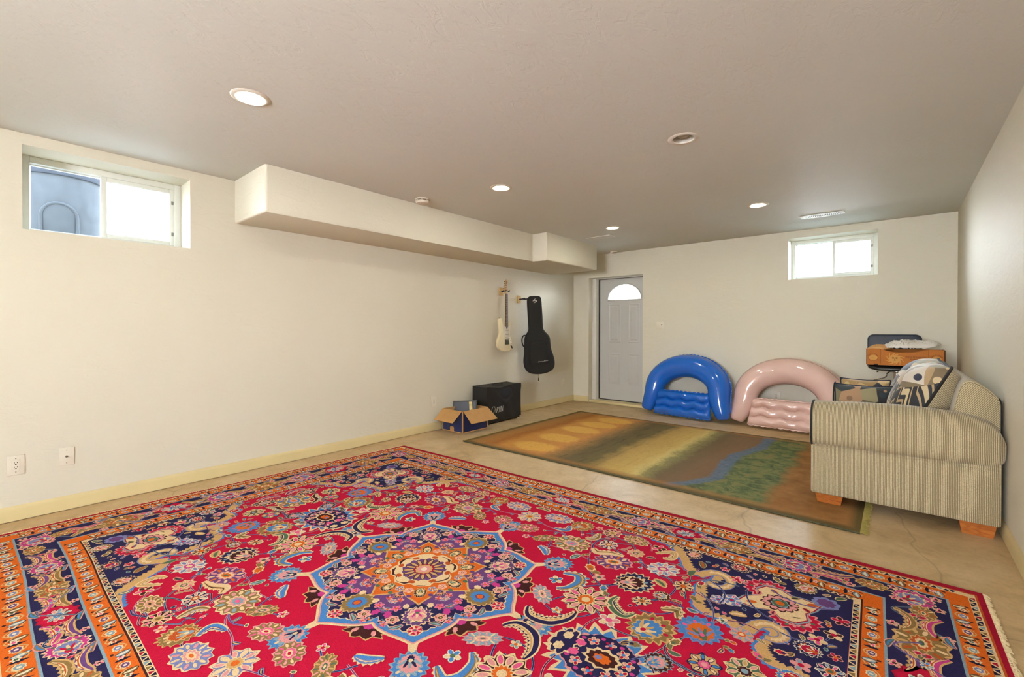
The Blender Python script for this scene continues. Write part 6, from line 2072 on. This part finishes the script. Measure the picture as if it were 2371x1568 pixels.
# small fillers wherever the red ground (or the navy corner) is still empty
def inside(p, poly):
    r = False
    for i in range(len(poly)):
        a, b = poly[i - 1], poly[i]
        if (a[1] > p[1]) != (b[1] > p[1]) and p[0] < (b[0] - a[0]) * (p[1] - a[1]) / (b[1] - a[1]) + a[0]:
            r = not r
    return r
spoly = corner_poly(clampf(spc))
inner = corner_poly(clampf([(p[0] + 0.055, p[1] + 0.05) for p in spc]))
placed += [(cc[0], cc[1], 0.15), (cc[0] - 0.2, cc[1] - 0.13, 0.07), (cc[0] + 0.07, cc[1] - 0.09, 0.08), (cc[0] - 0.07, cc[1] + 0.09, 0.08), (1.57, 0.93, 0.05), (1.13, 0.83, 0.06), (1.41, 0.57, 0.06), (1.19, 0.80, 0.05), (1.45, 0.58, 0.04)]
rr = random.Random(99)
for rad, tries in ((0.048, 600), (0.034, 1600), (0.024, 2600), (0.016, 3000)):
    for _ in range(tries):
        x, y = rr.uniform(0.02, BX[0] - 0.03), rr.uniform(0.02, BY[0] - 0.03)
        if any((x - a) ** 2 + (y - b) ** 2 < (rad * 1.04 + c_) ** 2 for a, b, c_ in placed): continue
        dark = inside((x, y), spoly)
        if dark and not inside((x, y), inner): continue
        placed.append((x, y, rad))
        k = rr.random(); ang = rr.uniform(0, 6.28)
        pk = rr.choice(['cream', 'rose', 'tan', 'ivory'])
        if rad > 0.04:
            if k < 0.5: rg.rosette((x, y), rad, (pk, rr.choice(['brown', 'navy', 'olive', 'sky', 'rust']), rr.choice(['rose', 'pink']), rr.choice(['cream', 'tan', 'sky']), rr.choice(['orange', 'red', 'magenta', 'blue']), rr.choice(['cream', 'green'])), 8)
            else: rg.palmette((x, y), rad, ang, (pk, rr.choice(['navy', 'olive', 'blue', 'brown', 'green']), rr.choice(['rose', 'red', 'sky']), rr.choice(['rust', 'purple']), rr.choice(['pink', 'orange'])))
        elif rad > 0.03:
            if k < 0.35: rg.sprig((x, y), rad, ang, (pk, rr.choice(['pink', 'rose', 'blue', 'brown']), rr.choice(['cream', 'red', 'sky']), rr.choice(['orange', 'green', 'red'])))
            elif k < 0.65: rg.bud((x, y), rad * 0.85, ang, (pk, rr.choice(['olive', 'blue', 'pink', 'orange', 'red']), rr.choice(['green', 'navy'])))
            else: rg.leaf((x, y), rad * 2.0, rad * 0.42, ang, rr.choice(['olive', 'tan', 'green', 'brown']), rr.choice(['cream', 'green', 'sky', 'rust']), pk)
        elif rad > 0.02:
            if k < 0.4: rg.leaf((x, y), rad * 2.1, rad * 0.40, ang, rr.choice(['green', 'olive', 'tan', 'purple', 'blue']), rr.choice(['cream', 'green', 'navy']), rr.choice(['cream', 'rose', 'lilac']))
            elif k < 0.75: rg.sprig((x, y), rad, ang, (pk, rr.choice(['pink', 'rose', 'sky', 'brown', 'magenta']), rr.choice(['cream', 'red', 'tan']), rr.choice(['orange', 'green', 'red'])))
            else: rg.bud((x, y), rad * 0.8, ang, (pk, rr.choice(['orange', 'olive', 'blue', 'pink']), 'green'))
        else:
            if k < 0.5: rg.leaf((x, y), rad * 2.2, rad * 0.34, ang, rr.choice(['green', 'olive', 'navy', 'purple']), 'tan', rr.choice(['cream', 'lilac', 'rose']))
            else:
                rg.lobed((x, y), rad * 0.8, rad * 0.6, ang, 6, 0.3, 's', rr.choice(['cream', 'rose', 'sky'])); rg.lobed((x, y), rad * 0.5, rad * 0.36, ang, 6, 0.2, 's', rr.choice(['navy', 'pink', 'blue', 'green']))

root = thing('persian_rug', (2.42, 1.435, 0.0), 'large red Persian rug with a navy border and blue star medallion, in the foreground', 'rug')
# body of the rug under the patterned face
n = 40
ring = [(-BX[10] + 2 * BX[10] * i / n, -BY[10]) for i in range(n)] + [(BX[10], -BY[10] + 2 * BY[10] * i / n) for i in range(n)] + [(BX[10] - 2 * BX[10] * i / n, BY[10]) for i in range(n)] + [(-BX[10], BY[10] - 2 * BY[10] * i / n) for i in range(n)]
b0 = len(rg.v)
for z in (0.0012, 0.0100):
    for x, y in ring:
        q = rw_(x, y); rg.v.append((q[0], q[1], z))
k = len(ring)
for i in range(k):
    j = (i + 1) % k
    rg.f.append((b0 + i, b0 + j, b0 + k + j, b0 + k + i)); rg.m.append(PN.index('dred'))
me = bpy.data.meshes.new('pile')
me.from_pydata(rg.v, [], rg.f)
me.polygons.foreach_set('material_index', rg.m)
for mt in RM: me.materials.append(mt)
me.transform(Matrix.Translation(-Vector((2.42, 1.435, 0.0))))
me.update()
po_ = bpy.data.objects.new('pile', me); COL.objects.link(po_); po_.parent = root
M['rugfringe'] = simple('cream_cotton_fringe', (226, 208, 164), 0.95, 0.12, 80)
for sg in (-1, 1):
    bm = B()
    rnd = random.Random(40 + sg)
    for i in range(420):
        y = -BY[10] + 2 * BY[10] * (i + 0.5) / 420
        l_ = rnd.uniform(0.010, 0.020)
        p0, p1, p2 = rw_(sg * (BX[10] - 0.004), y), rw_(sg * (BX[10] + l_ * 0.5), y + rnd.uniform(-0.004, 0.004)), rw_(sg * (BX[10] + l_), y + rnd.uniform(-0.006, 0.006))
        tube(bm, [Vector((*p0, 0.007)), Vector((*p1, 0.0075)), Vector((*p2, 0.004))], [0.0045, 0.0048, 0.0032], 5)
    obj('fringe', bm, M['rugfringe'], root)
